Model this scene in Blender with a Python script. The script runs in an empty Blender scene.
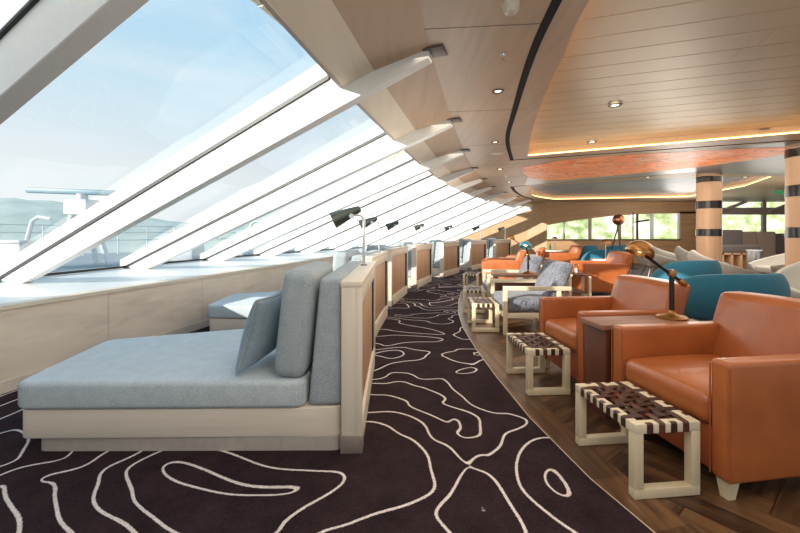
import bpy, bmesh, math, random
from mathutils import Vector, Matrix
from mathutils.geometry import tessellate_polygon
random.seed(7)
C = bpy.context.scene.collection
PI = math.pi
R = math.radians

# ------------------------------------------------------------------ materials
def s2l(c):
    return c / 12.92 if c <= 0.04045 else ((c + 0.055) / 1.055) ** 2.4
def col(r, g, b):
    return (s2l(r / 255), s2l(g / 255), s2l(b / 255), 1)
def scale(c, k):
    return (min(1, c[0] * k), min(1, c[1] * k), min(1, c[2] * k), 1)

class NT:
    def __init__(s, name):
        s.m = bpy.data.materials.new(name); s.m.use_nodes = True
        s.t = s.m.node_tree; s.t.nodes.clear()
        s.out = s.n('ShaderNodeOutputMaterial')
    def n(s, typ, **kw):
        nd = s.t.nodes.new(typ)
        for k, v in kw.items():
            if k.startswith('i_'):
                key = k[2:]
                key = int(key) if key.isdigit() else key.replace('_', ' ')
                s.put(nd.inputs[key], v)
            else:
                setattr(nd, k, v)
        return nd
    def put(s, sock, v):
        if isinstance(v, bpy.types.NodeSocket): s.t.links.new(v, sock)
        else: sock.default_value = v
    def math(s, op, a, b=0.0, c=0.0):
        nd = s.n('ShaderNodeMath', operation=op)
        s.put(nd.inputs[0], a); s.put(nd.inputs[1], b); s.put(nd.inputs[2], c)
        return nd.outputs[0]
    def coord(s, kind='Object', sc=(1, 1, 1), rot=(0, 0, 0), loc=(0, 0, 0)):
        tc = s.n('ShaderNodeTexCoord')
        mp = s.n('ShaderNodeMapping'); mp.inputs['Scale'].default_value = sc
        mp.inputs['Rotation'].default_value = rot; mp.inputs['Location'].default_value = loc
        s.t.links.new(tc.outputs[kind], mp.inputs['Vector'])
        return mp.outputs[0]
    def noise(s, vec, scale=5, detail=3, rough=.5, dist=0):
        nd = s.n('ShaderNodeTexNoise'); nd.inputs['Scale'].default_value = scale
        nd.inputs['Detail'].default_value = detail; nd.inputs['Roughness'].default_value = rough
        nd.inputs['Distortion'].default_value = dist
        s.t.links.new(vec, nd.inputs['Vector'])
        return nd.outputs['Fac']
    def ramp(s, fac, stops):
        nd = s.n('ShaderNodeValToRGB'); e = nd.color_ramp.elements
        while len(e) < len(stops): e.new(.5)
        for i, (p, c) in enumerate(stops): e[i].position = p; e[i].color = c
        s.t.links.new(fac, nd.inputs[0])
        return nd.outputs[0]
    def mix(s, fac, a, b, mode='MIX'):
        nd = s.n('ShaderNodeMix', data_type='RGBA', blend_type=mode)
        s.put(nd.inputs[0], fac); s.put(nd.inputs[6], a); s.put(nd.inputs[7], b)
        return nd.outputs[2]
    def bsdf(s, color, rough=.5, metal=0., coat=0., bump=None, bstr=.2, bdist=.01, spec=.5, sheen=0., emis=None, estr=0.):
        b = s.n('ShaderNodeBsdfPrincipled')
        s.put(b.inputs['Base Color'], color); s.put(b.inputs['Roughness'], rough)
        b.inputs['Metallic'].default_value = metal; b.inputs['Coat Weight'].default_value = coat
        b.inputs['Specular IOR Level'].default_value = spec; b.inputs['Sheen Weight'].default_value = sheen
        if emis is not None:
            s.put(b.inputs['Emission Color'], emis); b.inputs['Emission Strength'].default_value = estr
        if bump is not None:
            bp = s.n('ShaderNodeBump'); bp.inputs['Strength'].default_value = bstr; bp.inputs['Distance'].default_value = bdist
            s.t.links.new(bump, bp.inputs['Height']); s.t.links.new(bp.outputs[0], b.inputs['Normal'])
        s.t.links.new(b.outputs[0], s.out.inputs['Surface'])
        return s.m

def wood(name, c, axis='x', amp=.14, rough=.5, fine=60, island=0., seam=None, coat=0.):
    t = NT(name)
    st = {'x': (.6, fine * .25, fine * .25), 'y': (fine * .25, .6, fine * .25), 'z': (fine * .25, fine * .25, .6)}[axis]
    v = t.coord('Object', st)
    a = t.noise(v, 1.0, 4, .6, .6)
    st2 = {'x': (.5, 5, 5), 'y': (5, .5, 5), 'z': (5, 5, .5)}[axis]
    b = t.noise(t.coord('Object', st2), 1.3, 3, .5, 1.2)
    f = t.math('ADD', t.math('MULTIPLY', a, .5), t.math('MULTIPLY', b, .5))
    cc = t.ramp(f, [(.3, scale(c, 1 - amp * 1.6)), (.5, c), (.7, scale(c, 1 + amp))])
    if island:
        g = t.n('ShaderNodeNewGeometry')
        k = t.math('ADD', t.math('MULTIPLY', g.outputs['Random Per Island'], island * 2), 1 - island)
        hs = t.n('ShaderNodeHueSaturation'); t.put(hs.inputs['Value'], k); t.put(hs.inputs['Color'], cc)
        cc = hs.outputs[0]
    return t.bsdf(cc, rough, coat=coat, bump=a, bstr=.08, bdist=.003)

def plain(name, c, rough=.5, metal=0., amp=.06, sc=25, coat=0., spec=.5):
    t = NT(name)
    f = t.noise(t.coord('Object'), sc, 3)
    cc = t.ramp(f, [(.3, scale(c, 1 - amp)), (.7, scale(c, 1 + amp))])
    return t.bsdf(cc, rough, metal, coat, spec=spec)

def fabric(name, c, amp=.25, sc=260, rough=.95, bstr=.35, spot=None):
    t = NT(name)
    v = t.coord('Object')
    f = t.noise(v, sc, 2, .7)
    g = t.noise(v, 14, 2)
    h = t.math('ADD', t.math('MULTIPLY', f, .8), t.math('MULTIPLY', g, .2))
    stops = [(.32, scale(c, 1 - amp)), (.66, scale(c, 1 + amp))] if spot is None else [(.36, spot), (.5, c), (.64, scale(c, 1.8))]
    return t.bsdf(t.ramp(h, stops), rough, bump=f, bstr=bstr, bdist=.003, spec=.2, sheen=.15)

def leather(name, c):
    t = NT(name)
    v = t.coord('Object')
    f = t.noise(v, 6, 3, .5)
    g = t.noise(v, 220, 2, .6)
    cc = t.ramp(f, [(.3, scale(c, .86)), (.7, scale(c, 1.1))])
    rr = t.math('ADD', t.math('MULTIPLY', f, .16), .3)
    return t.bsdf(cc, rr, coat=.15, bump=g, bstr=.12, bdist=.002)

def emit(name, c, k):
    t = NT(name)
    e = t.n('ShaderNodeEmission'); e.inputs[0].default_value = c; e.inputs[1].default_value = k
    t.t.links.new(e.outputs[0], t.out.inputs['Surface']); return t.m

def carpet_mat():
    t = NT('carpet_contour')
    def fld(dx, dy):
        v = t.coord('Object', (1.0, 1.0, 0.0), loc=(dx + 3.3, dy + 1.7, 0))
        n = t.noise(v, .98, 1.8, .45, .5)
        return t.math('MULTIPLY', n, 10.0)
    e = .02
    f0, fx, fy = fld(0, 0), fld(e, 0), fld(0, e)
    gx = t.math('DIVIDE', t.math('SUBTRACT', fx, f0), e)
    gy = t.math('DIVIDE', t.math('SUBTRACT', fy, f0), e)
    g = t.math('SQRT', t.math('ADD', t.math('MULTIPLY', gx, gx), t.math('MULTIPLY', gy, gy)))
    fr = t.math('ABSOLUTE', t.math('SUBTRACT', t.math('FRACT', f0), .5))
    d = t.math('DIVIDE', fr, t.math('MAXIMUM', g, .45))
    rag = t.noise(t.coord('Object'), 90, 2)
    w = t.math('ADD', .0035, t.math('MULTIPLY', rag, .0075))
    line = t.math('SUBTRACT', 1.0, t.n('ShaderNodeMapRange', i_0=d, i_1=t.math('MULTIPLY', w, .8), i_2=t.math('MULTIPLY', w, 1.25)).outputs[0])
    pile = t.noise(t.coord('Object'), 130, 3, .7)
    big = t.noise(t.coord('Object'), 5, 3, .6)
    mixn = t.math('ADD', t.math('MULTIPLY', pile, .6), t.math('MULTIPLY', big, .4))
    dark = t.ramp(mixn, [(.35, col(30, 18, 22)), (.65, col(58, 42, 44))])
    lite = t.ramp(pile, [(.35, col(196, 180, 174)), (.65, col(240, 228, 220))])
    return t.bsdf(t.mix(line, dark, lite), .97, bump=pile, bstr=.5, bdist=.005, spec=.15)

def glass_mat():
    t = NT('window_glass')
    tr = t.n('ShaderNodeBsdfTransparent'); tr.inputs[0].default_value = (.97, .985, .985, 1)
    gl = t.n('ShaderNodeBsdfGlossy'); gl.inputs['Roughness'].default_value = .02
    lw = t.n('ShaderNodeLayerWeight'); lw.inputs[0].default_value = .5
    fac = t.math('ADD', .04, t.math('MULTIPLY', t.math('POWER', lw.outputs['Facing'], 4.0), .55))
    mx = t.n('ShaderNodeMixShader')
    t.t.links.new(fac, mx.inputs[0]); t.t.links.new(tr.outputs[0], mx.inputs[1]); t.t.links.new(gl.outputs[0], mx.inputs[2])
    t.t.links.new(mx.outputs[0], t.out.inputs['Surface']); return t.m

def sunblock_mat(c):
    t = NT('sunblock_sheet')
    a = t.n('ShaderNodeBsdfTranslucent'); a.inputs[0].default_value = c
    b = t.n('ShaderNodeBsdfDiffuse'); b.inputs[0].default_value = c
    mx = t.n('ShaderNodeMixShader'); mx.inputs[0].default_value = .5
    t.t.links.new(a.outputs[0], mx.inputs[1]); t.t.links.new(b.outputs[0], mx.inputs[2])
    t.t.links.new(mx.outputs[0], t.out.inputs['Surface']); return t.m

def marble_mat():
    t = NT('orange_marble')
    v = t.coord('Object')
    f = t.noise(v, 1.1, 5, .6, 1.5)
    g = t.noise(t.coord('Object', (1, 2, 1)), 1.3, 4, .6, 2.0)
    c = t.ramp(f, [(.22, col(214, 190, 172)), (.36, col(226, 160, 116)), (.46, col(236, 128, 70)), (.6, col(214, 150, 112)), (.75, col(224, 122, 68))])
    vein = t.ramp(g, [(.44, (0, 0, 0, 1)), (.5, (1, 1, 1, 1)), (.56, (0, 0, 0, 1))])
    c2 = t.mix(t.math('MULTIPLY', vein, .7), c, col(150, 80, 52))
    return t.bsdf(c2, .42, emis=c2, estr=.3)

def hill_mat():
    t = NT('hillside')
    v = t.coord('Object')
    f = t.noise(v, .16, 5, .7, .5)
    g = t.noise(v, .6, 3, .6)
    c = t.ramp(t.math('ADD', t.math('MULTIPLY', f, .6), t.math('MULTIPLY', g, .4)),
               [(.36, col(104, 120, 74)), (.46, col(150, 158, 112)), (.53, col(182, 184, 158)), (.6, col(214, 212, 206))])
    return t.bsdf(c, .9, spec=.1, emis=c, estr=.3)  # emission added so the slopes look pale and overexposed

M = {}
M['ceil'] = wood('ceiling_wood', col(190, 164, 138), 'y', .1, .42, 90)
M['strip'] = wood('cladding_wood', col(192, 162, 134), 'y', .1, .5, 40)
M['strip_lit'] = wood('cladding_wood_lit', col(226, 212, 188), 'y', .05, .5, 40)  # paler copy of the cladding wood, brightness of its facing put into the colour
M['wain'] = wood('wainscot_wood', col(228, 211, 192), 'y', .11, .5, 30)
M['endwall'] = wood('back_wall_wood', col(184, 146, 106), 'x', .13, .5, 40)
M['pale'] = wood('pale_ash', col(220, 206, 186), 'y', .06, .5, 50)
M['palez'] = wood('pale_ash_upright', col(218, 204, 184), 'z', .06, .5, 50)
M['palex'] = wood('pale_ash_base', col(222, 207, 190), 'x', .09, .5, 40)
M['panel'] = wood('reeded_panel', col(190, 150, 116), 'z', .12, .5, 90)
M['stoolw'] = wood('stool_ash', col(216, 198, 164), 'z', .07, .5, 50)
M['stoolx'] = wood('stool_ash_rail', col(222, 206, 176), 'x', .06, .5, 50)
M['floorw'] = wood('dark_oak', col(84, 61, 43), 'x', .26, .38, 50, island=.36)
def oak(name, ang):
    t = NT(name)
    v = t.coord('Object', rot=(0, 0, -ang))
    mp = t.n('ShaderNodeMapping'); mp.inputs['Scale'].default_value = (1.2, 22, 1); t.t.links.new(v, mp.inputs[0])
    g = t.n('ShaderNodeNewGeometry')
    a = t.noise(mp.outputs[0], 1.0, 5, .65, .8)
    mp2 = t.n('ShaderNodeMapping'); mp2.inputs['Scale'].default_value = (1.0, 6, 1); t.t.links.new(v, mp2.inputs[0])
    b = t.noise(mp2.outputs[0], 1.6, 3, .6, 1.0)
    f = t.math('ADD', t.math('MULTIPLY', a, .55), t.math('MULTIPLY', b, .45))
    f = t.math('ADD', f, t.math('MULTIPLY', t.math('SUBTRACT', g.outputs['Random Per Island'], .5), .2))
    c = t.ramp(f, [(.32, col(44, 28, 18)), (.48, col(84, 57, 36)), (.66, col(128, 92, 60))])
    return t.bsdf(c, .36, bump=a, bstr=.1, bdist=.002)
M['floorA'] = oak('oak_board', R(38)); M['floorB'] = oak('oak_board_cross', R(128)); M['floorC'] = oak('oak_border', R(95))
M['pillar'] = wood('pillar_wood', col(214, 174, 136), 'z', .1, .45, 40)
M['table'] = wood('table_wood', col(146, 104, 82), 'x', .16, .5, 40)
M['dkwood'] = wood('dark_wood', col(92, 58, 40), 'z', .15, .4, 40)
M['redwood'] = wood('red_wood', col(96, 52, 36), 'z', .12, .4, 40)
M['white'] = plain('beam_white', col(238, 236, 230), .5, amp=.02)
M['sill'] = plain('sill_white', col(220, 218, 214), .3, amp=.03, sc=6)
M['gasket'] = plain('black_gasket', col(40, 42, 40), .5)
M['black'] = plain('black_metal', col(24, 23, 24), .4)
M['slot'] = plain('slot_black', col(6, 5, 6), .9)
M['grey'] = plain('bracket_grey', col(98, 86, 80), .5)
M['kick'] = plain('kick_metal', col(196, 184, 172), .4, .25)
M['shoe'] = plain('shoe_metal', col(150, 136, 124), .4, .3)
M['steel'] = plain('brushed_steel', col(205, 205, 205), .28, .9)
M['chrome'] = plain('chrome', col(220, 220, 220), .15, 1.)
M['brass'] = plain('aged_brass', col(166, 118, 66), .3, .9)
M['copper'] = plain('copper', col(196, 128, 96), .25, .9)
M['green'] = plain('dark_green_enamel', col(62, 70, 62), .35, coat=.3)
M['tealm'] = plain('teal_enamel', col(34, 108, 130), .3, coat=.4)
M['mat'] = fabric('grey_blue_tweed', col(186, 194, 197), .24, 170)
M['cush'] = fabric('grey_tweed', col(158, 166, 169), .26, 170)
M['pill'] = fabric('blue_grey_tweed', col(140, 157, 166), .26, 170)
M['tweed'] = fabric('dark_tweed', col(112, 114, 122), .4, 90, spot=col(44, 48, 58))
M['teal'] = fabric('teal_wool', col(52, 112, 134), .12, 300)
M['lgrey'] = fabric('light_grey_wool', col(198, 194, 184), .08, 300)
M['taupe'] = fabric('taupe_wool', col(168, 150, 138), .1, 300)
M['dgrey'] = fabric('charcoal_wool', col(112, 104, 102), .12, 300)
M['leather'] = leather('cognac_leather', col(172, 95, 47))
M['leatherd'] = leather('cognac_leather_side', col(164, 84, 42))
t_ = NT('woven_leather')
g_ = t_.n('ShaderNodeNewGeometry')
M['strap'] = t_.bsdf(t_.ramp(g_.outputs['Random Per Island'], [(0, col(52, 28, 20)), (1, col(92, 56, 42))]), .4, bump=t_.noise(t_.coord(), 200, 2), bstr=.1, bdist=.001)
M['carpet'] = carpet_mat()
M['edge'] = plain('carpet_edge_trim', col(200, 180, 156), .4, .3)
M['glass'] = glass_mat()
M['blind'] = sunblock_mat((.86, .88, .9, 1))  # translucent white sheet added to keep direct sun off the nearest daybed
M['gblind'] = plain('grey_blind', col(190, 178, 170), .8)
M['slat'] = plain('metal_slat', col(200, 182, 156), .4, .2, amp=.04, sc=2)
M['seam'] = plain('lit_seam', col(244, 230, 204), .5)  # pale tone stands in for light caught in the slat gaps
M['bluetray'] = plain('gloss_panel', col(128, 134, 150), .4, .1, amp=.04, sc=2)
M['gloss'] = plain('gloss_ceiling', col(128, 126, 132), .32, .2, amp=.04, sc=2)
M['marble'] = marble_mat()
M['led'] = emit('led_warm', (1, .55, .2, 1), 5.5)
M['bulb'] = emit('bulb_warm', (1, .86, .66, 1), 3.5)
M['bulbw'] = emit('bulb_soft', (1, .7, .36, 1), 6.0)
M['plastic'] = plain('cream_plastic', col(224, 214, 190), .4)
M['hill'] = hill_mat()
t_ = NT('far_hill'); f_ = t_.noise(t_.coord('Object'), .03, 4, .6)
M['fhill'] = t_.bsdf(t_.ramp(f_, [(.35, col(150, 162, 152)), (.65, col(178, 186, 178))]), .95, spec=0., emis=col(190, 205, 205), estr=.3)  # haze put into the pale colour and a slight emission
M['sea'] = plain('sea_water', col(140, 158, 165), .3, amp=.1, sc=.05)
M['deck'] = plain('deck_paint', col(120, 134, 140), .6, amp=.06, sc=.8)
M['ship'] = plain('ship_white', col(205, 208, 208), .5, amp=.02)
M['radar'] = plain('radar_bar', col(88, 124, 138), .5, amp=.03)
M['sign'] = emit('sign_green', (.05, .4, .16, 1), .6)
M['ceramic'] = plain('white_ceramic', col(238, 238, 234), .25)
M['bottle'] = plain('green_glass', col(30, 120, 84), .15)

# ------------------------------------------------------------------ mesh helpers
def join_tmp(dst, src, mat=None):
    if mat is not None: bmesh.ops.transform(src, matrix=mat, verts=src.verts)
    me = bpy.data.meshes.new('tmp'); src.to_mesh(me); src.free()
    dst.from_mesh(me); bpy.data.meshes.remove(me)

def xf(loc=(0, 0, 0), rot=(0, 0, 0)):
    return Matrix.Translation(loc) @ Matrix.Rotation(rot[2], 4, 'Z') @ Matrix.Rotation(rot[1], 4, 'Y') @ Matrix.Rotation(rot[0], 4, 'X')

def add_box(bm, lo, hi, bev=.004, m=None, seg=2):
    t = bmesh.new(); bmesh.ops.create_cube(t, size=1)
    c = [(a + b) / 2 for a, b in zip(lo, hi)]; s = [abs(b - a) for a, b in zip(lo, hi)]
    for v in t.verts: v.co = Vector((v.co.x * s[0] + c[0], v.co.y * s[1] + c[1], v.co.z * s[2] + c[2]))
    b = min(bev, min(s) * .45)
    if b > 1e-5: bmesh.ops.bevel(t, geom=t.edges[:], offset=b, segments=seg, profile=.5, affect='EDGES')
    join_tmp(bm, t, m)

def add_rbox(bm, size, r, center=(0, 0, 0), fn=None, n=10, k=4, m=None):
    """rounded box with a gridded surface so that fn(Vector)->Vector may bend it"""
    h = [x / 2 for x in size]; r = min(r, min(h) * .98)
    ax = []
    for i in range(3):
        a = h[i]; pts = [-a + r * (1 - math.cos(PI / 2 * j / k)) * 1.0 for j in range(k)]
        mid = [-(a - r) + 2 * (a - r) * j / n for j in range(n + 1)]
        ax.append(pts + mid + [-p for p in reversed(pts)])
    t = bmesh.new()
    def rnd(p):
        q = Vector([max(-(h[i] - r), min(h[i] - r, p[i])) for i in range(3)]); d = p - q
        return q + d.normalized() * r if d.length > 1e-9 else p
    for i in range(3):
        u, w = (i + 1) % 3, (i + 2) % 3
        for sgn in (-1, 1):
            g = []
            for a in ax[u]:
                row = []
                for b in ax[w]:
                    p = Vector((0, 0, 0)); p[i] = sgn * h[i]; p[u] = a; p[w] = b
                    p = rnd(p)
                    row.append(t.verts.new(p))
                g.append(row)
            for a in range(len(g) - 1):
                for b in range(len(g[0]) - 1):
                    f = [g[a][b], g[a + 1][b], g[a + 1][b + 1], g[a][b + 1]]
                    if sgn < 0: f.reverse()
                    t.faces.new(f)
    bmesh.ops.remove_doubles(t, verts=t.verts, dist=1e-5)
    for v in t.verts:
        p = fn(v.co.copy()) if fn else v.co
        v.co = p + Vector(center)
    join_tmp(bm, t, m)

def add_tube(bm, pts, r, seg=10, cap=True):
    pts = [Vector(p) for p in pts]; rs = r if isinstance(r, (list, tuple)) else [r] * len(pts)
    rings = []; up = None
    for i, p in enumerate(pts):
        d = (pts[min(i + 1, len(pts) - 1)] - pts[max(i - 1, 0)]).normalized()
        if up is None:
            up = Vector((0, 0, 1)) if abs(d.z) < .9 else Vector((1, 0, 0))
        a = d.cross(up).normalized(); b = a.cross(d).normalized(); up = b
        rings.append([bm.verts.new(p + (a * math.cos(2 * PI * k / seg) + b * math.sin(2 * PI * k / seg)) * rs[i]) for k in range(seg)])
    for i in range(len(rings) - 1):
        for k in range(seg):
            bm.faces.new((rings[i][k], rings[i][(k + 1) % seg], rings[i + 1][(k + 1) % seg], rings[i + 1][k]))
    if cap:
        bm.faces.new(rings[0]); bm.faces.new(list(reversed(rings[-1])))

def add_lathe(bm, prof, seg=24, m=None):
    t = bmesh.new(); rings = []
    for (r, z) in prof:
        if r < 1e-5: rings.append([t.verts.new((0, 0, z))])
        else: rings.append([t.verts.new((r * math.cos(2 * PI * k / seg), r * math.sin(2 * PI * k / seg), z)) for k in range(seg)])
    for i in range(len(rings) - 1):
        a, b = rings[i], rings[i + 1]
        for k in range(seg):
            k2 = (k + 1) % seg
            if len(a) == 1 and len(b) == 1: continue
            if len(a) == 1: t.faces.new((a[0], b[k2], b[k]))
            elif len(b) == 1: t.faces.new((a[k], a[k2], b[0]))
            else: t.faces.new((a[k], a[k2], b[k2], b[k]))
    join_tmp(bm, t, m)

def add_prism(bm, poly, z0, z1, bev=.0, seg=3, m=None):
    t = bmesh.new()
    lo = [t.verts.new((p[0], p[1], z0)) for p in poly]; hi = [t.verts.new((p[0], p[1], z1)) for p in poly]
    n = len(poly)
    t.faces.new(list(reversed(lo))); t.faces.new(hi)
    for i in range(n): t.faces.new((lo[i], lo[(i + 1) % n], hi[(i + 1) % n], hi[i]))
    bmesh.ops.recalc_face_normals(t, faces=t.faces)
    if bev: bmesh.ops.bevel(t, geom=t.edges[:], offset=bev, segments=seg, profile=.5, affect='EDGES')
    join_tmp(bm, t, m)

def add_hexa(bm, p):
    """eight corners: bottom loop 0-3, top loop 4-7"""
    v = [bm.verts.new(q) for q in p]
    for f in ((3, 2, 1, 0), (4, 5, 6, 7), (0, 1, 5, 4), (1, 2, 6, 5), (2, 3, 7, 6), (3, 0, 4, 7)):
        bm.faces.new([v[i] for i in f])

def obj(name, bm, mat, parent=None, loc=None, rot=None, smooth=True):
    bmesh.ops.recalc_face_normals(bm, faces=bm.faces)
    me = bpy.data.meshes.new(name); bm.to_mesh(me); bm.free()
    if smooth:
        try: me.shade_smooth(); me.set_sharp_from_angle(angle=R(38))
        except Exception: pass
    me.materials.append(M[mat])
    o = bpy.data.objects.new(name, me); C.objects.link(o)
    if loc is not None: o.location = loc
    if rot is not None: o.rotation_euler = rot
    if parent is not None: o.parent = parent
    return o
def tag(o, label, cat, group=None):
    o['label'] = label; o['category'] = cat
    if group: o['group'] = group
    return o
def thing(name, label, cat, loc=(0, 0, 0), rz=0, group=None):
    o = bpy.data.objects.new(name, None); C.objects.link(o); o.empty_display_size = .1
    o.location = loc; o.rotation_euler = (0, 0, rz)
    return tag(o, label, cat, group)
def struct(name, bm, mat, parent=None, smooth=True, **kw):
    o = obj(name, bm, mat, parent, smooth=smooth, **kw)
    if parent is None: o['kind'] = 'structure'
    return o
def kids(o): return [x for x in C.objects if x.parent == o]
def dup(root, loc, rz, label, group=None):
    r = root.copy(); C.objects.link(r); r.location = loc; r.rotation_euler = (0, 0, rz); r['label'] = label
    if group: r['group'] = group
    for ch in kids(root):
        c = ch.copy(); C.objects.link(c); c.parent = r
        for g in kids(ch):
            d = g.copy(); C.objects.link(d); d.parent = c
    return r
def BM(): return bmesh.new()

# ------------------------------------------------------------------ plan curves
FEET = [(-5.06, 1.22), (-4.84, 2.83), (-4.6, 4.45), (-4.33, 6.13), (-3.93, 7.8), (-3.45, 9.4), (-2.85, 10.9), (-2.15, 12.35), (-1.35, 13.8), (-.45, 15.2), (.55, 16.5), (1.65, 17.75)]
TOPS = [(-1.1, -.25), (-.78, 1.27), (-.49, 2.8), (-.14, 4.35), (.23, 5.87), (.66, 7.4), (1.15, 8.85), (1.72, 10.3), (2.4, 11.7), (3.2, 13.05), (4.1, 14.3), (5.1, 15.5)]
ZF, ZG, ZC = .69, 2.40, 2.5
FEET = [Vector((x, y, ZF)) for x, y in FEET]; TOPS = [Vector((x * 1.0455, y * 1.0455, ZG)) for x, y in TOPS]
def along(i, d):
    h = (TOPS[i] - FEET[i]); hh = Vector((h.x, h.y, 0)).length
    return TOPS[i] + Vector((h.x / hh, h.y / hh, 0)) * d
EDGE = [along(i, .11) for i in range(len(TOPS))]
for v in EDGE: v.z = 2.325
MIDS = [along(i, .36) for i in range(len(TOPS))]
ENDS = [along(i, .77) for i in range(len(TOPS))]
for v in MIDS: v.z = 2.41
for v in ENDS: v.z = ZC

# ------------------------------------------------------------------ floor, carpet
CARPET_EDGE = [(1.35, .3), (1.2, 1.0), (1.05, 1.6), (.96, 1.94), (.87, 2.58), (.83, 3.3), (.81, 4.1), (.82, 5.0), (.9, 5.95), (1.05, 6.9), (1.25, 7.9), (1.5, 8.8), (1.95, 9.9), (2.6, 11.1), (3.5, 12.4), (4.6, 13.7), (6.0, 15.1)]
bm = BM(); add_box(bm, (-6, -3, -.12), (17.2, 18.5, -.012), 0); struct('floor_base', bm, 'dkwood', smooth=False)
bm = BM()   # herringbone oak boards
L_, W_ = .62, .124
def plank(cx, cy, ang):
    c, s = math.cos(ang), math.sin(ang); a, b = L_ / 2 - .002, W_ / 2 - .002
    vs = [bm.verts.new((cx + c * u - s * w, cy + s * u + c * w, 0)) for u, w in ((-a, -b), (a, -b), (a, b), (-a, b))]
    bm.faces.new(vs).material_index = 0 if abs(ang - rot0) < .1 else 1
rot0 = R(38)
cr, sr = math.cos(rot0), math.sin(rot0)
for i in range(-60, 150):
    for j in range(-14, 34):
        # classic herringbone lattice: step along the diagonal
        ox = i * W_ + j * L_; oy = i * W_ - j * L_
        for (px, py, a) in ((ox + L_ / 2, oy + W_ / 2, 0.), (ox + W_ / 2, oy + W_ + L_ / 2 , PI / 2)):
            X = cr * px - sr * py; Y = sr * px + cr * py + 2
            if .55 < X < 12.5 and -1.2 < Y < 16: plank(X, Y, a + rot0)
struct('floor', bm, 'floorA', smooth=False).data.materials.append(M['floorB'])
bm = BM()   # plain border boards following the carpet edge
for i in range(len(CARPET_EDGE) - 1):
    a, b = Vector(CARPET_EDGE[i]), Vector(CARPET_EDGE[i + 1])
    def nrm(k):
        p, q = Vector(CARPET_EDGE[max(k - 1, 0)]), Vector(CARPET_EDGE[min(k + 1, len(CARPET_EDGE) - 1)])
        d = (q - p).normalized(); return Vector((d.y, -d.x))
    na, nb = nrm(i), nrm(i + 1)
    w = .2
    vs = [bm.verts.new((p.x, p.y, .0015)) for p in (a - na * .05, a + na * w, b + nb * w, b - nb * .05)]
    bm.faces.new(vs)
tb = struct('trim_floor_border', bm, 'floorC', smooth=False)
bm = BM()
poly = CARPET_EDGE + [(6, 16), (2, 18), (-5, 18), (-5, -3), (1.9, -3), (1.6, -1)]
for zz in (0,):
    add_prism(bm, poly, .001, .010)
struct('floor_carpet', bm, 'carpet', smooth=False)
bm = BM()
add_tube(bm, [(x, y, .006) for x, y in CARPET_EDGE], .006, 6); struct('trim_carpet_edge', bm, 'edge')

# ------------------------------------------------------------------ window wall, left
WALL = [(-4.2, -2.5), (-3.75, 0), (-3.3, 2.0), (-3.07, 2.93), (-2.88, 3.8), (-2.57, 5.0), (-2.15, 6.65), (-1.67, 8.9), (-1.05, 10.9), (-.1, 13.0), (.95, 15.0), (2.6, 17.35)]
bm = BM()
for i in range(len(WALL) - 1):
    (x0, y0), (x1, y1) = WALL[i], WALL[i + 1]
    d = Vector((x1 - x0, y1 - y0)).normalized(); n = Vector((-d.y, d.x)) * .1
    L = (Vector((x1, y1)) - Vector((x0, y0))).length; k = max(1, round(L / .95))
    for j in range(k):
        a = Vector((x0, y0)) + d * (L * j / k + .002); b = Vector((x0, y0)) + d * (L * (j + 1) / k - .002)
        add_hexa(bm, [(a.x, a.y, .1), (b.x, b.y, .1), (b.x + n.x, b.y + n.y, .1), (a.x + n.x, a.y + n.y, .1),
                      (a.x, a.y, .66), (b.x, b.y, .66), (b.x + n.x, b.y + n.y, .66), (a.x + n.x, a.y + n.y, .66)])
struct('wall_left', bm, 'wain', smooth=False)
bm = BM(); bn = BM()
for i in range(len(WALL) - 1):
    (x0, y0), (x1, y1) = WALL[i], WALL[i + 1]
    d = Vector((x1 - x0, y1 - y0)).normalized(); n = Vector((-d.y, d.x)) * .1; q = -n * .12
    add_hexa(bm, [(x0 + q.x, y0 + q.y, .008), (x1 + q.x, y1 + q.y, .008), (x1 + n.x, y1 + n.y, .008), (x0 + n.x, y0 + n.y, .008),
                  (x0 + q.x, y0 + q.y, .1), (x1 + q.x, y1 + q.y, .1), (x1 + n.x, y1 + n.y, .1), (x0 + n.x, y0 + n.y, .1)])
    q = -n * .25
    add_hexa(bn, [(x0 + q.x, y0 + q.y, .655), (x1 + q.x, y1 + q.y, .655), (x1 + n.x, y1 + n.y, .655), (x0 + n.x, y0 + n.y, .655),
                  (x0 + q.x, y0 + q.y, .688), (x1 + q.x, y1 + q.y, .688), (x1 + n.x, y1 + n.y, .688), (x0 + n.x, y0 + n.y, .688)])
struct('baseboard_left', bm, 'palex', smooth=False)
struct('trim_sill_edge', bn, 'pale', smooth=False)
bm = BM()
sill = [(x - .05, y, 0) for x, y in WALL] + [(f.x - .45, f.y + .1, 0) for f in reversed(FEET)] + [(-5.9, -2.5, 0)]
sill = [Vector(p) for p in sill]
vs = [bm.verts.new((p.x, p.y, .686)) for p in sill]
for t in tessellate_polygon([sill]): bm.faces.new([vs[i] for i in t])
for f in bm.faces:
    if f.normal.z < 0: f.normal_flip()
ex = bmesh.ops.extrude_face_region(bm, geom=bm.faces[:])
for v in ex['geom']:
    if isinstance(v, bmesh.types.BMVert): v.co.z = .62
struct('window_sill', bm, 'sill', smooth=False)

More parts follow.
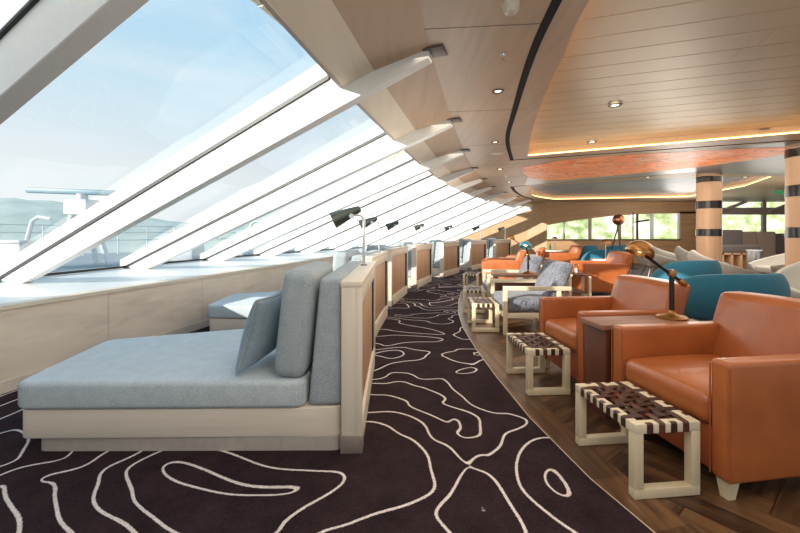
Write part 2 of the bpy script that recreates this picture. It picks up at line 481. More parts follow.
def beam(i):
    f, g = FEET[i], TOPS[i]
    h = Vector((g.x - f.x, g.y - f.y, 0)); hl = h.length; u = h / hl; s = Vector((-u.y, u.x, 0)) * .045
    sl = (ZG - ZF) / hl
    a = f - u * .05; za = ZF + sl * -.05
    e = f + u * (hl + .84); ze = ZF + sl * (hl + .84)
    dep = .265; dlo = .195
    # lower end is cut level with the sill, upper end level with the ceiling
    bm = BM()
    ua = dlo / sl                                              # run until underside rises above the sill
    P = [(-.05, ZF), (ua * 1.0 - .02, ZF), (hl + .77, ZF + sl * (hl + .77) - dep), (hl + .77, ZC), ((ZC - ZF) / sl, ZC)]
    t = bmesh.new()
    A = [t.verts.new(f + u * d + s + Vector((0, 0, z - ZF))) for d, z in P]
    B = [t.verts.new(f + u * d - s + Vector((0, 0, z - ZF))) for d, z in P]
    t.faces.new(A); t.faces.new(list(reversed(B)))
    for k in range(len(P)): t.faces.new((A[k], B[k], B[(k + 1) % len(P)], A[(k + 1) % len(P)]))
    bmesh.ops.recalc_face_normals(t, faces=t.faces)
    bmesh.ops.bevel(t, geom=t.edges[:], offset=.004, segments=1, affect='EDGES')
    join_tmp(bm, t)
    o = struct('trim_%d' % (i + 1), bm, 'white', smooth=False)
    # black gasket line along the glass, and an added white cap imitating the beam's reflection in the glass
    bm = BM(); s2 = s * 1.25
    def slab(bm, s2, z0, z1, d0, d1):
        pts = []
        for z in (z0, z1):
            for d, sg in ((d0, 1), (d1, 1), (d1, -1), (d0, -1)):
                p = f + u * d + s2 * sg; pts.append((p.x, p.y, ZF + sl * d + z))
        add_hexa(bm, pts)
    slab(bm, s * 1.35, -.004, .03, -.02, hl)
    obj('gasket', bm, 'gasket', o)
    bm = BM(); slab(bm, s * 1.3, .032, .16, -.1, hl + .05)
    obj('reflection_cap', bm, 'white', o)
    if i > 0:
        bm = BM(); c = f + u * (hl + .80)
        mt = Matrix.Translation((c.x, c.y, ZC - .008)) @ Matrix.Rotation(math.atan2(u.y, u.x), 4, 'Z')
        add_box(bm, (-.07, -.075, -.006), (.075, .075, .006), .003, mt); obj('bracket_plate', bm, 'grey', o)
    return o
NB = len(FEET)
for i in range(NB): beam(i)

bmA = BM(); bmB = BM(); bmH = BM()
for i in range(NB - 1):
    # glass pane of each bay, but an added sun-stopping sheet in the first
    f0, f1, g0, g1 = FEET[i], FEET[i + 1], TOPS[i], TOPS[i + 1]
    nn = (g0 - f0).cross(f1 - f0).normalized()
    if nn.z < 0: nn = -nn
    bm = BM()
    lo = [f0, f1, g1, g0]; bm.faces.new([bm.verts.new(p + nn * .014) for p in lo])
    struct('window_%d' % (i + 1), bm, 'glass' if i else 'blind', smooth=False)
    # dark sill gasket
    bm = BM(); w = (g0 - f0).normalized() * .03
    add_hexa(bm, [f0, f1, f1 + w, f0 + w] + [p + Vector((0, 0, .03)) for p in (f0, f1, f1 + w, f0 + w)])
    struct('trim_gasket_%d' % (i + 1), bm, 'gasket', smooth=False)
    # timber cladding between glass and ceiling
    d = (TOPS[i + 1] - TOPS[i]).normalized() * .004
    up = Vector((0, 0, .05))
    A = [EDGE[i] + d, EDGE[i + 1] - d, MIDS[i + 1] - d, MIDS[i] + d]
    add_hexa(bmA, A + [p + up for p in A])
    # grey head frame where the pane meets the cladding
    E0, E1 = EDGE[i], EDGE[i + 1]; o0 = (FEET[i] - TOPS[i]); o0.z = 0; o0 = o0.normalized() * .03; o1 = (FEET[i + 1] - TOPS[i + 1]); o1.z = 0; o1 = o1.normalized() * .03
    dn = Vector((0, 0, -.006)); u2 = Vector((0, 0, .14))
    add_hexa(bmH, [E0 + o0 + dn, E1 + o1 + dn, E1 + dn, E0 + dn, E0 + o0 + u2, E1 + o1 + u2, E1 + u2, E0 + u2])
    B = [MIDS[i] + d, MIDS[i + 1] - d, ENDS[i + 1] - d, ENDS[i] + d]
    add_hexa(bmB, B + [p + up for p in B])
struct('trim_window_head', bmH, 'gblind', smooth=False)
struct('trim_cladding_lit', bmA, 'strip_lit', smooth=False)
struct('trim_cladding', bmB, 'strip', smooth=False)

# solid side added behind the camera to keep sun off the near seats
bm = BM()
a, b, c_, d_ = FEET[0], TOPS[0], ENDS[0], Vector((-5.6, -3, ZF))
pts = [a, b, Vector((-1.2, -3, ZG)), d_]
add_hexa(bm, pts + [p + Vector((0, 0, .06)) for p in pts])
e0 = [b, ENDS[0], Vector((-.3, -3, ZC)), Vector((-1.2, -3, ZG))]
add_hexa(bm, e0 + [p + Vector((0, 0, .06)) for p in e0])
struct('sunblock_left_near', bm, 'strip', smooth=False)

# ------------------------------------------------------------------ ceiling with two coves
BACKY = 15.75
def smooth_curve(pts, n=6):
    P = [Vector((p[0], p[1], 0)) for p in pts]; out = []
    for i in range(len(P) - 1):
        p0, p1, p2, p3 = P[max(i - 1, 0)], P[i], P[i + 1], P[min(i + 2, len(P) - 1)]
        for k in range(n):
            t = k / n
            out.append(.5 * ((2 * p1) + (p2 - p0) * t + (2 * p0 - 5 * p1 + 4 * p2 - p3) * t * t + (3 * p1 - p0 - 3 * p2 + p3) * t ** 3))
    out.append(P[-1]); return out
T1L = smooth_curve([(.8, -1.0), (.9, .6), (1.02, 2.07), (1.157, 2.72), (1.314, 3.49), (1.655, 4.84), (2.09, 6.29)], 5)
T1 = T1L + [Vector((5.02, 4.84, 0)), Vector((8.5, 3.15, 0)), Vector((8.5, -1.0, 0))]
T3L = smooth_curve([(3.45, 10.35), (4.05, 12.0), (4.75, 13.4), (5.9, 14.6)], 5)
T3 = T3L + [Vector((10.1, 13.5, 0)), Vector((9.3, 10.4, 0)), Vector((8.3, 8.6, 0)), Vector((6.35, 8.75, 0))]
outer = [Vector((p.x, p.y, 0)) for p in ENDS] + [Vector((6.0, BACKY, 0)), Vector((17, BACKY, 0)), Vector((17, -3, 0)), Vector((ENDS[0].x + .1, -3, 0))]
allp = outer + T1 + T3
bm = BM(); vs = [bm.verts.new((p.x, p.y, ZC)) for p in allp]
for t in tessellate_polygon([outer, T1, T3]):
    try: bm.faces.new([vs[i] for i in t])
    except ValueError: pass
struct('ceiling', bm, 'ceil', smooth=False)
# seams between ceiling boards (narrow dark joints radiating from the windows)
bm = BM()
for i in (2, 3, 4, 5, 6):
    a = ENDS[i] + (ENDS[i + 1] - ENDS[i]) * (-.18); b = a + (ENDS[i] - MIDS[i]).normalized() * (.62 + .08 * i)
    a = Vector((a.x, a.y, 0)); b = Vector((b.x + .0, b.y + .2, 0)); d = (b - a).normalized(); n = Vector((-d.y, d.x, 0)) * .003
    add_hexa(bm, [Vector((p.x, p.y, ZC - .0012)) for p in (a - n, b - n, b + n, a + n)] + [Vector((p.x, p.y, ZC + .001)) for p in (a - n, b - n, b + n, a + n)])
struct('trim_ceiling_seam', bm, 'grey', smooth=False)
def ribbon(pts, w, z0, z1):
    bm = BM()
    for i in range(len(pts) - 1):
        a, b = pts[i], pts[i + 1]; d = (b - a).normalized(); n = Vector((-d.y, d.x, 0)) * w / 2
        add_hexa(bm, [Vector((p.x, p.y, z0)) for p in (a - n, b - n, b + n, a + n)] + [Vector((p.x, p.y, z1)) for p in (a - n, b - n, b + n, a + n)])
    return bm
SLOT = smooth_curve([(.66, -.6), (.73, .8), (.844, 2.07), (.942, 2.79), (1.17, 3.93), (1.45, 5.2), (1.93, 6.64)], 6)
struct('trim_slot', ribbon(SLOT, .055, ZC - .004, ZC + .002), 'slot', smooth=False)
struct('trim_slot_line', ribbon([Vector((1.9, 6.66, 0)), Vector((5.4, 5.2, 0)), Vector((9, 3.5, 0))], .035, ZC - .004, ZC + .002), 'slot', smooth=False)
SL3 = smooth_curve([(3.05, 10.5), (3.5, 11.7), (4.2, 13.2), (4.9, 14.3)], 5)
struct('trim_slot_far', ribbon(SL3, .09, ZC - .004, ZC + .002), 'slot', smooth=False)
struct('trim_slot_far_line', ribbon([Vector((3.1, 10.45, 0)), Vector((6.2, 7.95, 0))], .03, ZC - .004, ZC + .002), 'slot', smooth=False)

def rim(name, pts, z1, mat, closed=True, t=.03):
    bm = BM(); n = len(pts)
    for i in range(n if closed else n - 1):
        a, b = pts[i], pts[(i + 1) % n]
        v = [bm.verts.new(q) for q in ((a.x, a.y, ZC), (b.x, b.y, ZC), (b.x, b.y, z1), (a.x, a.y, z1))]; bm.faces.new(v)
    struct(name, bm, mat, smooth=False)
def inset(pts, d):
    c = sum(pts, Vector((0, 0, 0))) / len(pts); out = []
    n = len(pts)
    for i in range(n):
        p, q = pts[i - 1], pts[(i + 1) % n]; t = (q - p).normalized(); m = Vector((-t.y, t.x, 0))
        if m.dot(c - pts[i]) < 0: m = -m
        out.append(pts[i] + m * d)
    return out
rim('trim_cove_rim', inset(T1, -.11), 2.67, 'pale'); rim('trim_cove_rim_far', inset(T3, -.11), 2.66, 'pale')
ins = inset(T1, -.05)
bm = BM(); add_tube(bm, [(p.x, p.y, 2.522) for p in ins[:len(T1L) + 2]], .011, 6); struct('trim_cove_light', bm, 'led')
ins = inset(T3, -.05)
bm = BM(); add_tube(bm, [(p.x, p.y, 2.522) for p in ins[:len(T3L) + 3]], .014, 6); struct('trim_cove_light_far', bm, 'led')
# slatted metal panels in the near cove
bm = BM(); a0 = math.atan2(-.327, .945)
u = Vector((math.cos(a0), math.sin(a0), 0)); n = Vector((-u.y, u.x, 0))
for k in range(-9, 27):
    o = Vector((2.09, 6.29, 0)) - n * (k * .27 - .3)
    segs = [(-1.5, 1.9 + .35 * math.sin(k * .9)), (1.905 + .35 * math.sin(k * .9), 4.2), (4.205, 10)]
    for (s0, s1) in segs:
        p = [o + u * s0 - n * .1315, o + u * s1 - n * .1315, o + u * s1 + n * .1315, o + u * s0 + n * .1315]
        z = (2.6255, 2.6255, 2.6265, 2.6265)
        add_hexa(bm, [Vector((q.x, q.y, zz)) for q, zz in zip(p, z)] + [Vector((q.x, q.y, 2.6288)) for q in p])
struct('ceiling_slats', bm, 'slat', smooth=False)
bm = BM(); add_box(bm, (.5, -1.5, 2.629), (9, 7, 2.70), 0); struct('ceiling_void', bm, 'seam', smooth=False)
bm = BM()
for k in range(12):
    x0 = 3.2 + k * .62
    add_box(bm, (x0, 8.2, 2.62), (x0 + .612, 15.2, 2.65), 0)
struct('ceiling_gloss_panels', bm, 'bluetray', smooth=False)
bm = BM()
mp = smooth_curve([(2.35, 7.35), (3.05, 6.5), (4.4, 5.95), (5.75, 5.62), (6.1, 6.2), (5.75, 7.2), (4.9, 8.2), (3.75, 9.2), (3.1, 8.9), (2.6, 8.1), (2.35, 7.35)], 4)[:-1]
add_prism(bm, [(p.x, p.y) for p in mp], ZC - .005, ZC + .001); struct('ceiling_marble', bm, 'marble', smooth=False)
bm = BM(); add_prism(bm, [(2.45, 7.0), (5.4, 5.27), (9, 3.58), (9.6, 8.2), (8.3, 8.45), (6.2, 8.02), (3.3, 10.25)], ZC - .0018, ZC + .001); struct('ceiling_gloss', bm, 'gloss', smooth=False)

# ------------------------------------------------------------------ end and back walls
def quadwall(bm, a, b, z00, z01, z10, z11, t=.08):
    """wall segment from a to b; lower edge z00->z10, upper z01->z11"""
    d = (Vector(b) - Vector(a)).normalized(); n = Vector((-d.y, d.x)) * t
    add_hexa(bm, [(a[0], a[1], z00), (b[0], b[1], z10), (b[0] + n.x, b[1] + n.y, z10), (a[0] + n.x, a[1] + n.y, z00),
                  (a[0], a[1], z01), (b[0], b[1], z11), (b[0] + n.x, b[1] + n.y, z11), (a[0] + n.x, a[1] + n.y, z01)])
bm = BM()
F, T = FEET[-1], TOPS[-1]
quadwall(bm, (F.x, F.y), (T.x, T.y), 0, ZF, 0, ZG)
quadwall(bm, (T.x, T.y), (6.0, BACKY), 0, ZG, 0, ZC)
quadwall(bm, (T.x, T.y), (ENDS[-1].x, ENDS[-1].y + .02), ZG - .1, ZG, ZG - .1, ZC)
struct('wall_end', bm, 'endwall', smooth=False)
bm = BM()
quadwall(bm, (6.0, BACKY), (12.35, BACKY), 0, .96, 0, .96)
N_ = 12
for k in range(N_):
    t0, t1 = k / N_, (k + 1) / N_
    def zz(t): return 1.55 + .48 * (1 - (1 - min(1, t * 1.25)) ** 2)
    quadwall(bm, (6 + 6.35 * t0, BACKY), (6 + 6.35 * t1, BACKY), zz(t0), ZC, zz(t1), ZC)
quadwall(bm, (11.45, BACKY), (12.35, BACKY), .96, 2.1, .96, 2.1)
quadwall(bm, (12.35, BACKY), (17, BACKY), 0, 1.0, 0, 1.0)
struct('wall_back', bm, 'endwall', smooth=False)
bm = BM(); quadwall(bm, (17, BACKY), (17, -3), 0, ZC, 0, ZC); struct('wall_right', bm, 'endwall', smooth=False)
bm = BM(); add_box(bm, (6.0, BACKY - .06, .94), (11.45, BACKY, .98), .005); struct('trim_back_sill', bm, 'dkwood')
for k, (x, w, m_) in enumerate(((6.72, .05, 'steel'), (7.78, .1, 'gblind'), (9.0, .09, 'endwall'), (9.72, .05, 'dkwood'), (10.32, .1, 'white'), (11.42, .06, 'white'), (12.9, .12, 'gblind'), (14.9, .16, 'gblind'), (16.3, .12, 'gblind'))):
    bm = BM(); add_box(bm, (x - w / 2, BACKY - .02, .96), (x + w / 2, BACKY + .07, 2.5 if x > 12 else zz(min(1, max(0, (x - 6) / 6.35))) + .01), .004); struct('trim_mullion_%d' % (k + 1), bm, m_)
bm = BM(); add_box(bm, (12.35, BACKY - .03, 1.98), (16.9, BACKY - .01, 2.27), .002); struct('trim_blind', bm, 'gblind')
bm = BM(); bm.faces.new([bm.verts.new(p) for p in ((6, BACKY + .05, .96), (17, BACKY + .05, .96), (17, BACKY + .05, 2.5), (6, BACKY + .05, 2.5))]); struct('window_back', bm, 'glass', smooth=False)
for k, x in enumerate((13.0, 15.0)):
    bm = BM(); add_tube(bm, [(x, BACKY - .1, 2.1), (x + .9, BACKY - .3, 2.5)], .06, 8); struct('trim_brace_%d' % (k + 1), bm, 'gblind')

# pillars
def pillar(x, y, r, top, label):
    t = thing('pillar', label, 'pillar', (x, y, 0), 0, 'round banded pillars')
    bm = BM(); add_lathe(bm, [(0, 0), (r, 0), (r, top), (0, top)], 40); obj('shaft', bm, 'pillar', t)
    for z, h in ((.55, .16), (1.25, .15), (1.84, .16), (2.38, .12)):
        bm = BM(); add_lathe(bm, [(r - .01, z - h / 2), (r + .006, z - h / 2), (r + .006, z + h / 2), (r - .01, z + h / 2)], 40); obj('band', bm, 'bandm', t)
    return t
M['bandm'] = plain('smoked_band', col(58, 52, 48), .15, .4)
pillar(6.62, 8.25, .22, ZC, 'round wood pillar with dark bands standing behind the grey tub chairs')
pillar(5.80, 5.45, .25, ZC, 'round wood pillar with dark bands at the right edge of the photo')

# ------------------------------------------------------------------ ceiling fixtures
def downlight(x, y, z, label, r=.05):
    t = thing('downlight', label, 'ceiling light', (x, y, z), 0, 'recessed ceiling downlights')
    bm = BM(); add_lathe(bm, [(r * .55, -.001), (r * .62, -.004), (r, -.007), (r * 1.08, 0), (r * .55, .0)], 28); obj('ring', bm, 'grey', t)
    bm = BM(); add_lathe(bm, [(0, -.002), (r * .56, -.002)], 24); obj('lens', bm, 'bulb', t)
def pz(px, py, z):
    Y = 385 * (1.25 - z) / (py - 232.5); return ((px - 400) * Y / 385, Y)
LIGHTS = [(498, 91, ZC, 'downlight in the plain wood ceiling just past the nearest beam end'), (495, 142, ZC, 'downlight beside the round flat speaker in the wood ceiling'),
          (500, 169, ZC, 'downlight beyond the speaker, below the end of the black slot'), (509, 182, ZC, 'small far downlight near the curved far slot'),
          (615, 105, 2.61, 'downlight in the middle of the slatted metal ceiling'), (592, 142, 2.61, 'downlight in the slatted ceiling close to its glowing edge'),
          (763, 130, 2.61, 'downlight at the right of the slatted ceiling above the glowing edge'),
          (648, 177, ZC, 'downlight in the ceiling between marble panel and far cove, left of the pillar'), (745, 177, ZC, 'downlight in the ceiling right of the far pillar')]
for px, py, z, lab in LIGHTS:
    x, y = pz(px, py, z); downlight(x, y, z - .001, lab, .05 if z > 2.505 - .006 and z < 2.55 and py < 160 else .066)
x, y = pz(511, 4, ZC)
t = thing('smoke_detector', 'round cream smoke detector on the ceiling at the top of the photo', 'smoke detector', (x, y, ZC))
bm = BM(); add_lathe(bm, [(0, -.05), (.03, -.05), (.042, -.035), (.046, -.012), (.05, 0), (0, 0)], 28); obj('body', bm, 'plastic', t)
bm = BM(); add_lathe(bm, [(0, -.056), (.02, -.056), (.026, -.05), (0, -.048)], 20); obj('sensor_cap', bm, 'kick', t)
for k in range(18):
    pass
for px, py, z, lab in ((503, 55, ZC, 'steel sprinkler head on the wood ceiling above the nearest downlight'), (506, 176, ZC, 'small sprinkler head on the wood ceiling beyond the speaker'), (681, 139, 2.61, 'sprinkler head hanging from the slatted ceiling near its glowing edge')):
    x, y = pz(px, py, z)
    t = thing('sprinkler_head', lab, 'sprinkler', (x, y, z), 0, 'ceiling sprinklers')
    bm = BM(); add_lathe(bm, [(0, -.008), (.022, -.008), (.026, 0), (0, 0)], 20); obj('rose', bm, 'chrome', t)
    bm = BM(); add_tube(bm, [(0, 0, -.006), (0, 0, -.04)], .006, 8); add_lathe(bm, [(0, -.042), (.014, -.042), (.014, -.038), (0, -.038)], 14); obj('nozzle', bm, 'chrome', t)
x, y = pz(497, 153.5, ZC)
bm = BM(); add_lathe(bm, [(0, -.006), (.085, -.005), (.1, 0), (0, 0)], 32)
tag(obj('ceiling_speaker', bm, 'plastic', loc=(x, y, ZC)), 'flat round speaker grille in the wood ceiling near the slot end', 'speaker')
x, y = pz(779, 190, ZC)
t = thing('exit_sign', 'small green lit sign hanging from the far right ceiling', 'sign', (x, y, ZC))
bm = BM(); add_box(bm, (-.1, -.02, -.12), (.1, .02, -.02), .004); obj('panel', bm, 'sign', t)
bm = BM(); add_tube(bm, [(0, 0, 0), (0, 0, -.03)], .008, 6); obj('hanger', bm, 'steel', t)

# ------------------------------------------------------------------ daybeds
BEDS = [((-.215, 2.163), -.8), ((-.31, 4.28), 5), ((-.14, 6.42), 11.5), ((.36, 8.43), 18), ((1.2, 10.6), 26), ((2.29, 12.45), 32), ((3.52, 14.15), 37)]
ORD = ['nearest', 'second', 'third', 'fourth', 'fifth', 'sixth', 'seventh']
def outline(pts, r=.06, n=4):
    out = []
    m = len(pts)
    for i in range(m):
        p, a, b = Vector(pts[i]), Vector(pts[i - 1]), Vector(pts[(i + 1) % m])
        d0, d1 = (a - p).normalized() * r, (b - p).normalized() * r
        for k in range(n + 1):
            t = k / n; out.append(((p + d0) * (1 - t) ** 2 + p * 2 * t * (1 - t) + (p + d1) * t * t)[:])
    return [(q[0], q[1]) for q in out]
def make_daybed(label, k=1.0):
    t = thing('daybed', label, 'daybed', (0, 0, 0.01), 0, 'grey window daybeds with wooden partitions')
    W = .115; Ly = 1.52; H = .965
    bm = BM()
    add_box(bm, (-W, 0, .09), (-.035, Ly, H - .03), .003)
    add_box(bm, (-.036, 0, .09), (0, .05, H - .03), .003)
    add_box(bm, (-.036, 0.045, .83), (0, Ly, H - .03), .003)
    add_box(bm, (-.036, 1.45, .09), (0, Ly, H - .03), .003)
    p = obj('partition', bm, 'palez', t)
    bm = BM(); add_box(bm, (-W - .004, -.004, H - .032), (.004, Ly + .004, H), .004); obj('partition_top', bm, 'pale', t)
    bm = BM(); add_box(bm, (-.03, .05, .16), (-.02, 1.33, .83), .001); obj('reeded_panel', bm, 'panel', t)
    bm = BM(); add_box(bm, (-.033, 1.33, .16), (-.012, 1.45, .83), .002); obj('perforated_strip', bm, 'slot', t)
    bm = BM(); add_box(bm, (-.036, .05, .0), (-.001, 1.45, .165), .004); obj('baseboard', bm, 'pale', t)
    bm = BM(); add_box(bm, (-W - .005, -.006, 0), (.005, .09, .1), .003); obj('post_shoe', bm, 'shoe', t)
    # platform and mattress
    base = [(-1.93 * k, .03), (-.32, .03), (-.116, .06), (-.116, 1.5), (-.3, 1.5), (-2.06 * k, .9)]
    bm = BM(); add_prism(bm, outline(base, .05), .078, .24, .006); obj('platform', bm, 'palex', t)
    pl = [(-1.84 * k, .045), (-.12, .03), (-.12, 1.42), (-.3, 1.42), (-1.95 * k, .86)]
    bm = BM(); add_prism(bm, outline(pl, .05), 0, .08, .0); obj('plinth', bm, 'kick', t)
    mt = [(-1.95 * k, .012), (-.325, .015), (-.325, 1.53), (-2.08 * k, .9)]
    bm = BM(); add_prism(bm, outline(mt, .075, 5), .242, .40, .03, 4); m = obj('mattress', bm, 'mat', t)
    o = outline(mt, .075, 5)
    # fixed bolster along the partition
    def wedge(v):
        k = (v.z + .37) / .74
        v.x += .07 * max(0, k) * (.1 - v.x) / .2
        return v
    bm = BM(); add_rbox(bm, (.2, 1.45, .735), .035, (-.215, .77, .612), wedge, 6, 4); obj('bolster', bm, 'cush', t)
    return t
def make_cushion(label):
    def fn(v):
        k = 1 - (abs(v.y) / .37) ** 4
        kz = 1 - (abs(v.z) / .32) ** 4
        v.x *= 1 + .12 * max(0, k) * max(0, kz)
        return v
    bm = BM(); add_rbox(bm, (.18, .74, .62), .055, (0, 0, .31), fn, 10, 4)
    return tag(obj('back_cushion', bm, 'cush'), label, 'cushion', 'upright loose back cushions on the daybeds')
bed0 = make_daybed('nearest daybed, long grey mattress on pale platform, large in the left foreground')
bed2 = None
cu0 = make_cushion('upright grey back cushion on the nearest daybed')
for i, ((x, y), h) in enumerate(BEDS):
    a = -R(h)
    if i == 2:
        bed2 = b = make_daybed('third grey daybed counting back from the nearest along the windows', .84); b.location = (x, y, .01); b.rotation_euler = (0, 0, a)
    elif i == 0: b = bed0; b.location = (x, y, .01); b.rotation_euler = (0, 0, a)
    else: b = dup(bed0 if i == 1 else bed2, (x, y, .01), a, '%s grey daybed counting back from the nearest along the windows' % ORD[i])
    c, s = math.cos(a), math.sin(a)
    lx, ly = -.425 * 1, .40
    P = (x + c * lx - s * ly, y + s * lx + c * ly, .415)
    if i == 0: q = cu0
    else:
        q = cu0.copy(); C.objects.link(q); q['label'] = 'upright grey back cushion on the %s daybed from the front' % ORD[i]
    q.location = P; q.rotation_euler = (0, R(6), a)
# throw pillow, lens-shaped square with pinched corners
def pillow_fn(v):
    u, w = v.y / .225, v.z / .225
    k = max(0, 1 - u * u) ** .55 * max(0, 1 - w * w) ** .55
    v.x = v.x * (.16 + .95 * k)
    e = 1 - .10 * (1 - abs(u * w))
    v.y *= e; v.z *= e
    return v
bm = BM(); add_rbox(bm, (.17, .45, .45), .02, (0, 0, .225), pillow_fn, 14, 2)
pw = tag(obj('throw_pillow', bm, 'pill', loc=(-.915, 2.46, .435), rot=(R(2), R(17), R(-8))), 'square blue-grey throw pillow leaning on the nearest back cushion', 'cushion')
bm = BM(); pp = []
for k in range(65):
    q = (k % 64) / 16; side = int(q); f = (q - side) * 2 - 1
    u, w_ = ((f, -1), (1, f), (-f, 1), (-1, -f))[side]
    e_ = 1 - .10 * (1 - abs(u * w_)); pp.append((0, .228 * u * e_, .225 + .228 * w_ * e_))
add_tube(bm, pp, .006, 6); obj('piping', bm, 'cush', pw)

# partition reading lamps
def make_reader(label):
    t = thing('reading_lamp', label, 'lamp', (0, 0, 0), 0, 'partition reading lamps')
    bm = BM(); add_lathe(bm, [(0, 0), (.028, 0), (.028, .006), (0, .008)], 18); obj('foot', bm, 'black', t)
    bm = BM(); add_tube(bm, [(0, 0, 0), (0, 0, .40)], .012, 10); obj('pole', bm, 'steel', t)
    bm = BM(); add_tube(bm, [(0, 0, .395), (-.03, -.02, .42), (-.09, -.05, .415)], .008, 8)
    add_lathe(bm, [(0, -.02), (.02, -.02), (.02, .02), (0, .02)], 14, xf((-.09, -.05, .412), (PI / 2, 0, 0))); obj('joint', bm, 'steel', t)
    bm = BM(); add_lathe(bm, [(.068, 0), (.072, 0), (.034, .22), (.026, .25), (0, .255), (0, .245), (.03, .215), (.068, .002)], 24, xf((-.25, -.06, .375), (0, R(66), R(18))))
    obj('lamp_shade', bm, 'green', t)
    bm = BM(); add_lathe(bm, [(0, .06), (.03, .05), (.03, .1), (0, .11)], 14, xf((-.25, -.06, .375), (0, R(66), R(18)))); obj('bulb', bm, 'ceramic', t)
    return t
rd0 = make_reader('dark green reading lamp with steel pole on the nearest daybed partition')
for i, ((x, y), h) in enumerate(BEDS):
    a = -R(h); lx, ly = -.075, 1.08
    P = (x + math.cos(a) * lx - math.sin(a) * ly, y + math.sin(a) * lx + math.cos(a) * ly, .975)
    if i == 0: rd0.location = P; rd0.rotation_euler = (0, 0, R(-6))
    else: dup(rd0, P, a, 'reading lamp on the top of the %s partition from the front' % ORD[i])

# ------------------------------------------------------------------ orange armchairs
def make_armchair(label):
    t = thing('leather_armchair', label, 'armchair', (0, 0, 0), 0, 'cognac leather armchairs')
    D, Wd = .86, .78
    for s in (-1, 1):
        bm = BM(); y = s * (Wd / 2 - .05)
        def fn(v, s=s):
            return v
        add_rbox(bm, (.80, .10, .56), .022, (-.03, y, .37), fn, 4, 4)
        a_ = obj('arm', bm, 'leather', t)
        zz = .646; bm = BM()
        add_tube(bm, [(-.43, y - .047, zz - .02), (-.43, y - .047, .1)], .004, 6); add_tube(bm, [(-.43, y + .047, zz - .02), (-.43, y + .047, .1)], .004, 6)
        obj('piping', bm, 'leatherd', a_)
    bm = BM(); add_rbox(bm, (.74, .59, .22), .015, (-.03, 0, .20), None, 4, 3); obj('seat_base', bm, 'leatherd', t)
    def puff(v):
        if v.z > 0: v.z += .03 * (1 - (v.x / .36) ** 2) * (1 - (v.y / .33) ** 2)
        if v.x < 0: v.x -= .018 * (1 - (v.y / .33) ** 2)
        return v
    bm = BM(); add_rbox(bm, (.66, .576, .155), .05, (-.10, 0, .385), puff, 8, 4); obj('seat_cushion', bm, 'leather', t)
    def lean(v):
        k = v.z + .3
        v.x += .31 * k
        v.x += -.02 * (1 - (v.y / .42) ** 2) * (1 if v.x < .1 else 0)
        v.z -= .02 * (v.y / .42) ** 2 * max(0, k)
        if abs(v.y) > .3 and k > .32:
            pass
        return v
    bm = BM(); add_rbox(bm, (.17, Wd - .03, .66), .04, (.25, 0, .53), lean, 8, 4); obj('backrest', bm, 'leather', t)
    for sx in (-.38, .36):
        for sy in (-1, 1):
            bm = BM(); x, y = sx, sy * (Wd / 2 - .055); a, b = .032, .02
            add_hexa(bm, [(x - b, y - b, .0), (x + b, y - b, .0), (x + b, y + b, .0), (x - b, y + b, .0), (x - a, y - a, .1), (x + a, y - a, .1), (x + a, y + a, .1), (x - a, y + a, .1)])
            obj('leg', bm, 'stoolw', t, smooth=False)
    return t
ch0 = make_armchair('cognac leather armchair in the right foreground, nearest to the camera')
ch0.location = (1.872, 2.205, 0); ch0.rotation_euler = (0, 0, R(8.6))
for x, y, r_, lab in ((1.742, 3.28, 5, 'cognac leather armchair second in the row, behind the wooden lamp table'),
                      (2.33, 8.75, -18, 'cognac leather armchair just beyond the two wood-framed tweed chairs'),
                      (3.35, 10.35, -24, 'farthest cognac leather armchair in the carpet-edge row, behind the brass lamp'),
                      (4.05, 7.85, -4, 'sunlit cognac leather armchair with shadow stripes, in the second row'),
                      (4.95, 11.8, -8, 'sunlit cognac leather armchair with dark back edge, before the far windows')):
    q = dup(ch0, (x, y, 0), R(r_), lab)
    if y < 4: q.scale = (.94, .95, 1)

# table between the first two armchairs
def make_lamp_table(label, loc, rz):
    t = thing('side_table', label, 'table', loc, rz, 'wood tables between armchairs')
    bm = BM(); add_prism(bm, outline([(-.40, -.13), (.34, -.13), (.34, .13), (-.40, .13)], .02), .595, .63, .004); obj('tabletop', bm, 'table', t)
    for x in (-.35, .29):
        bm = BM(); add_box(bm, (x - .02, -.12, 0), (x + .02, .12, .596), .003); obj('leg', bm, 'redwood', t)
    bm = BM(); add_box(bm, (-.335, -.015, .3), (.275, .015, .5), .003); obj('stretcher', bm, 'redwood', t)
    return t
make_lamp_table('brown wooden table between the two nearest leather armchairs, holding a brass lamp', (1.73, 2.745, 0), R(7))
make_lamp_table('wooden table between the two tweed chairs, holding the teal lamp', (1.79, 5.78, 0), R(-4))
make_lamp_table('wooden table between the two far leather armchairs of the carpet-edge row', (2.85, 9.5, 0), R(-21))

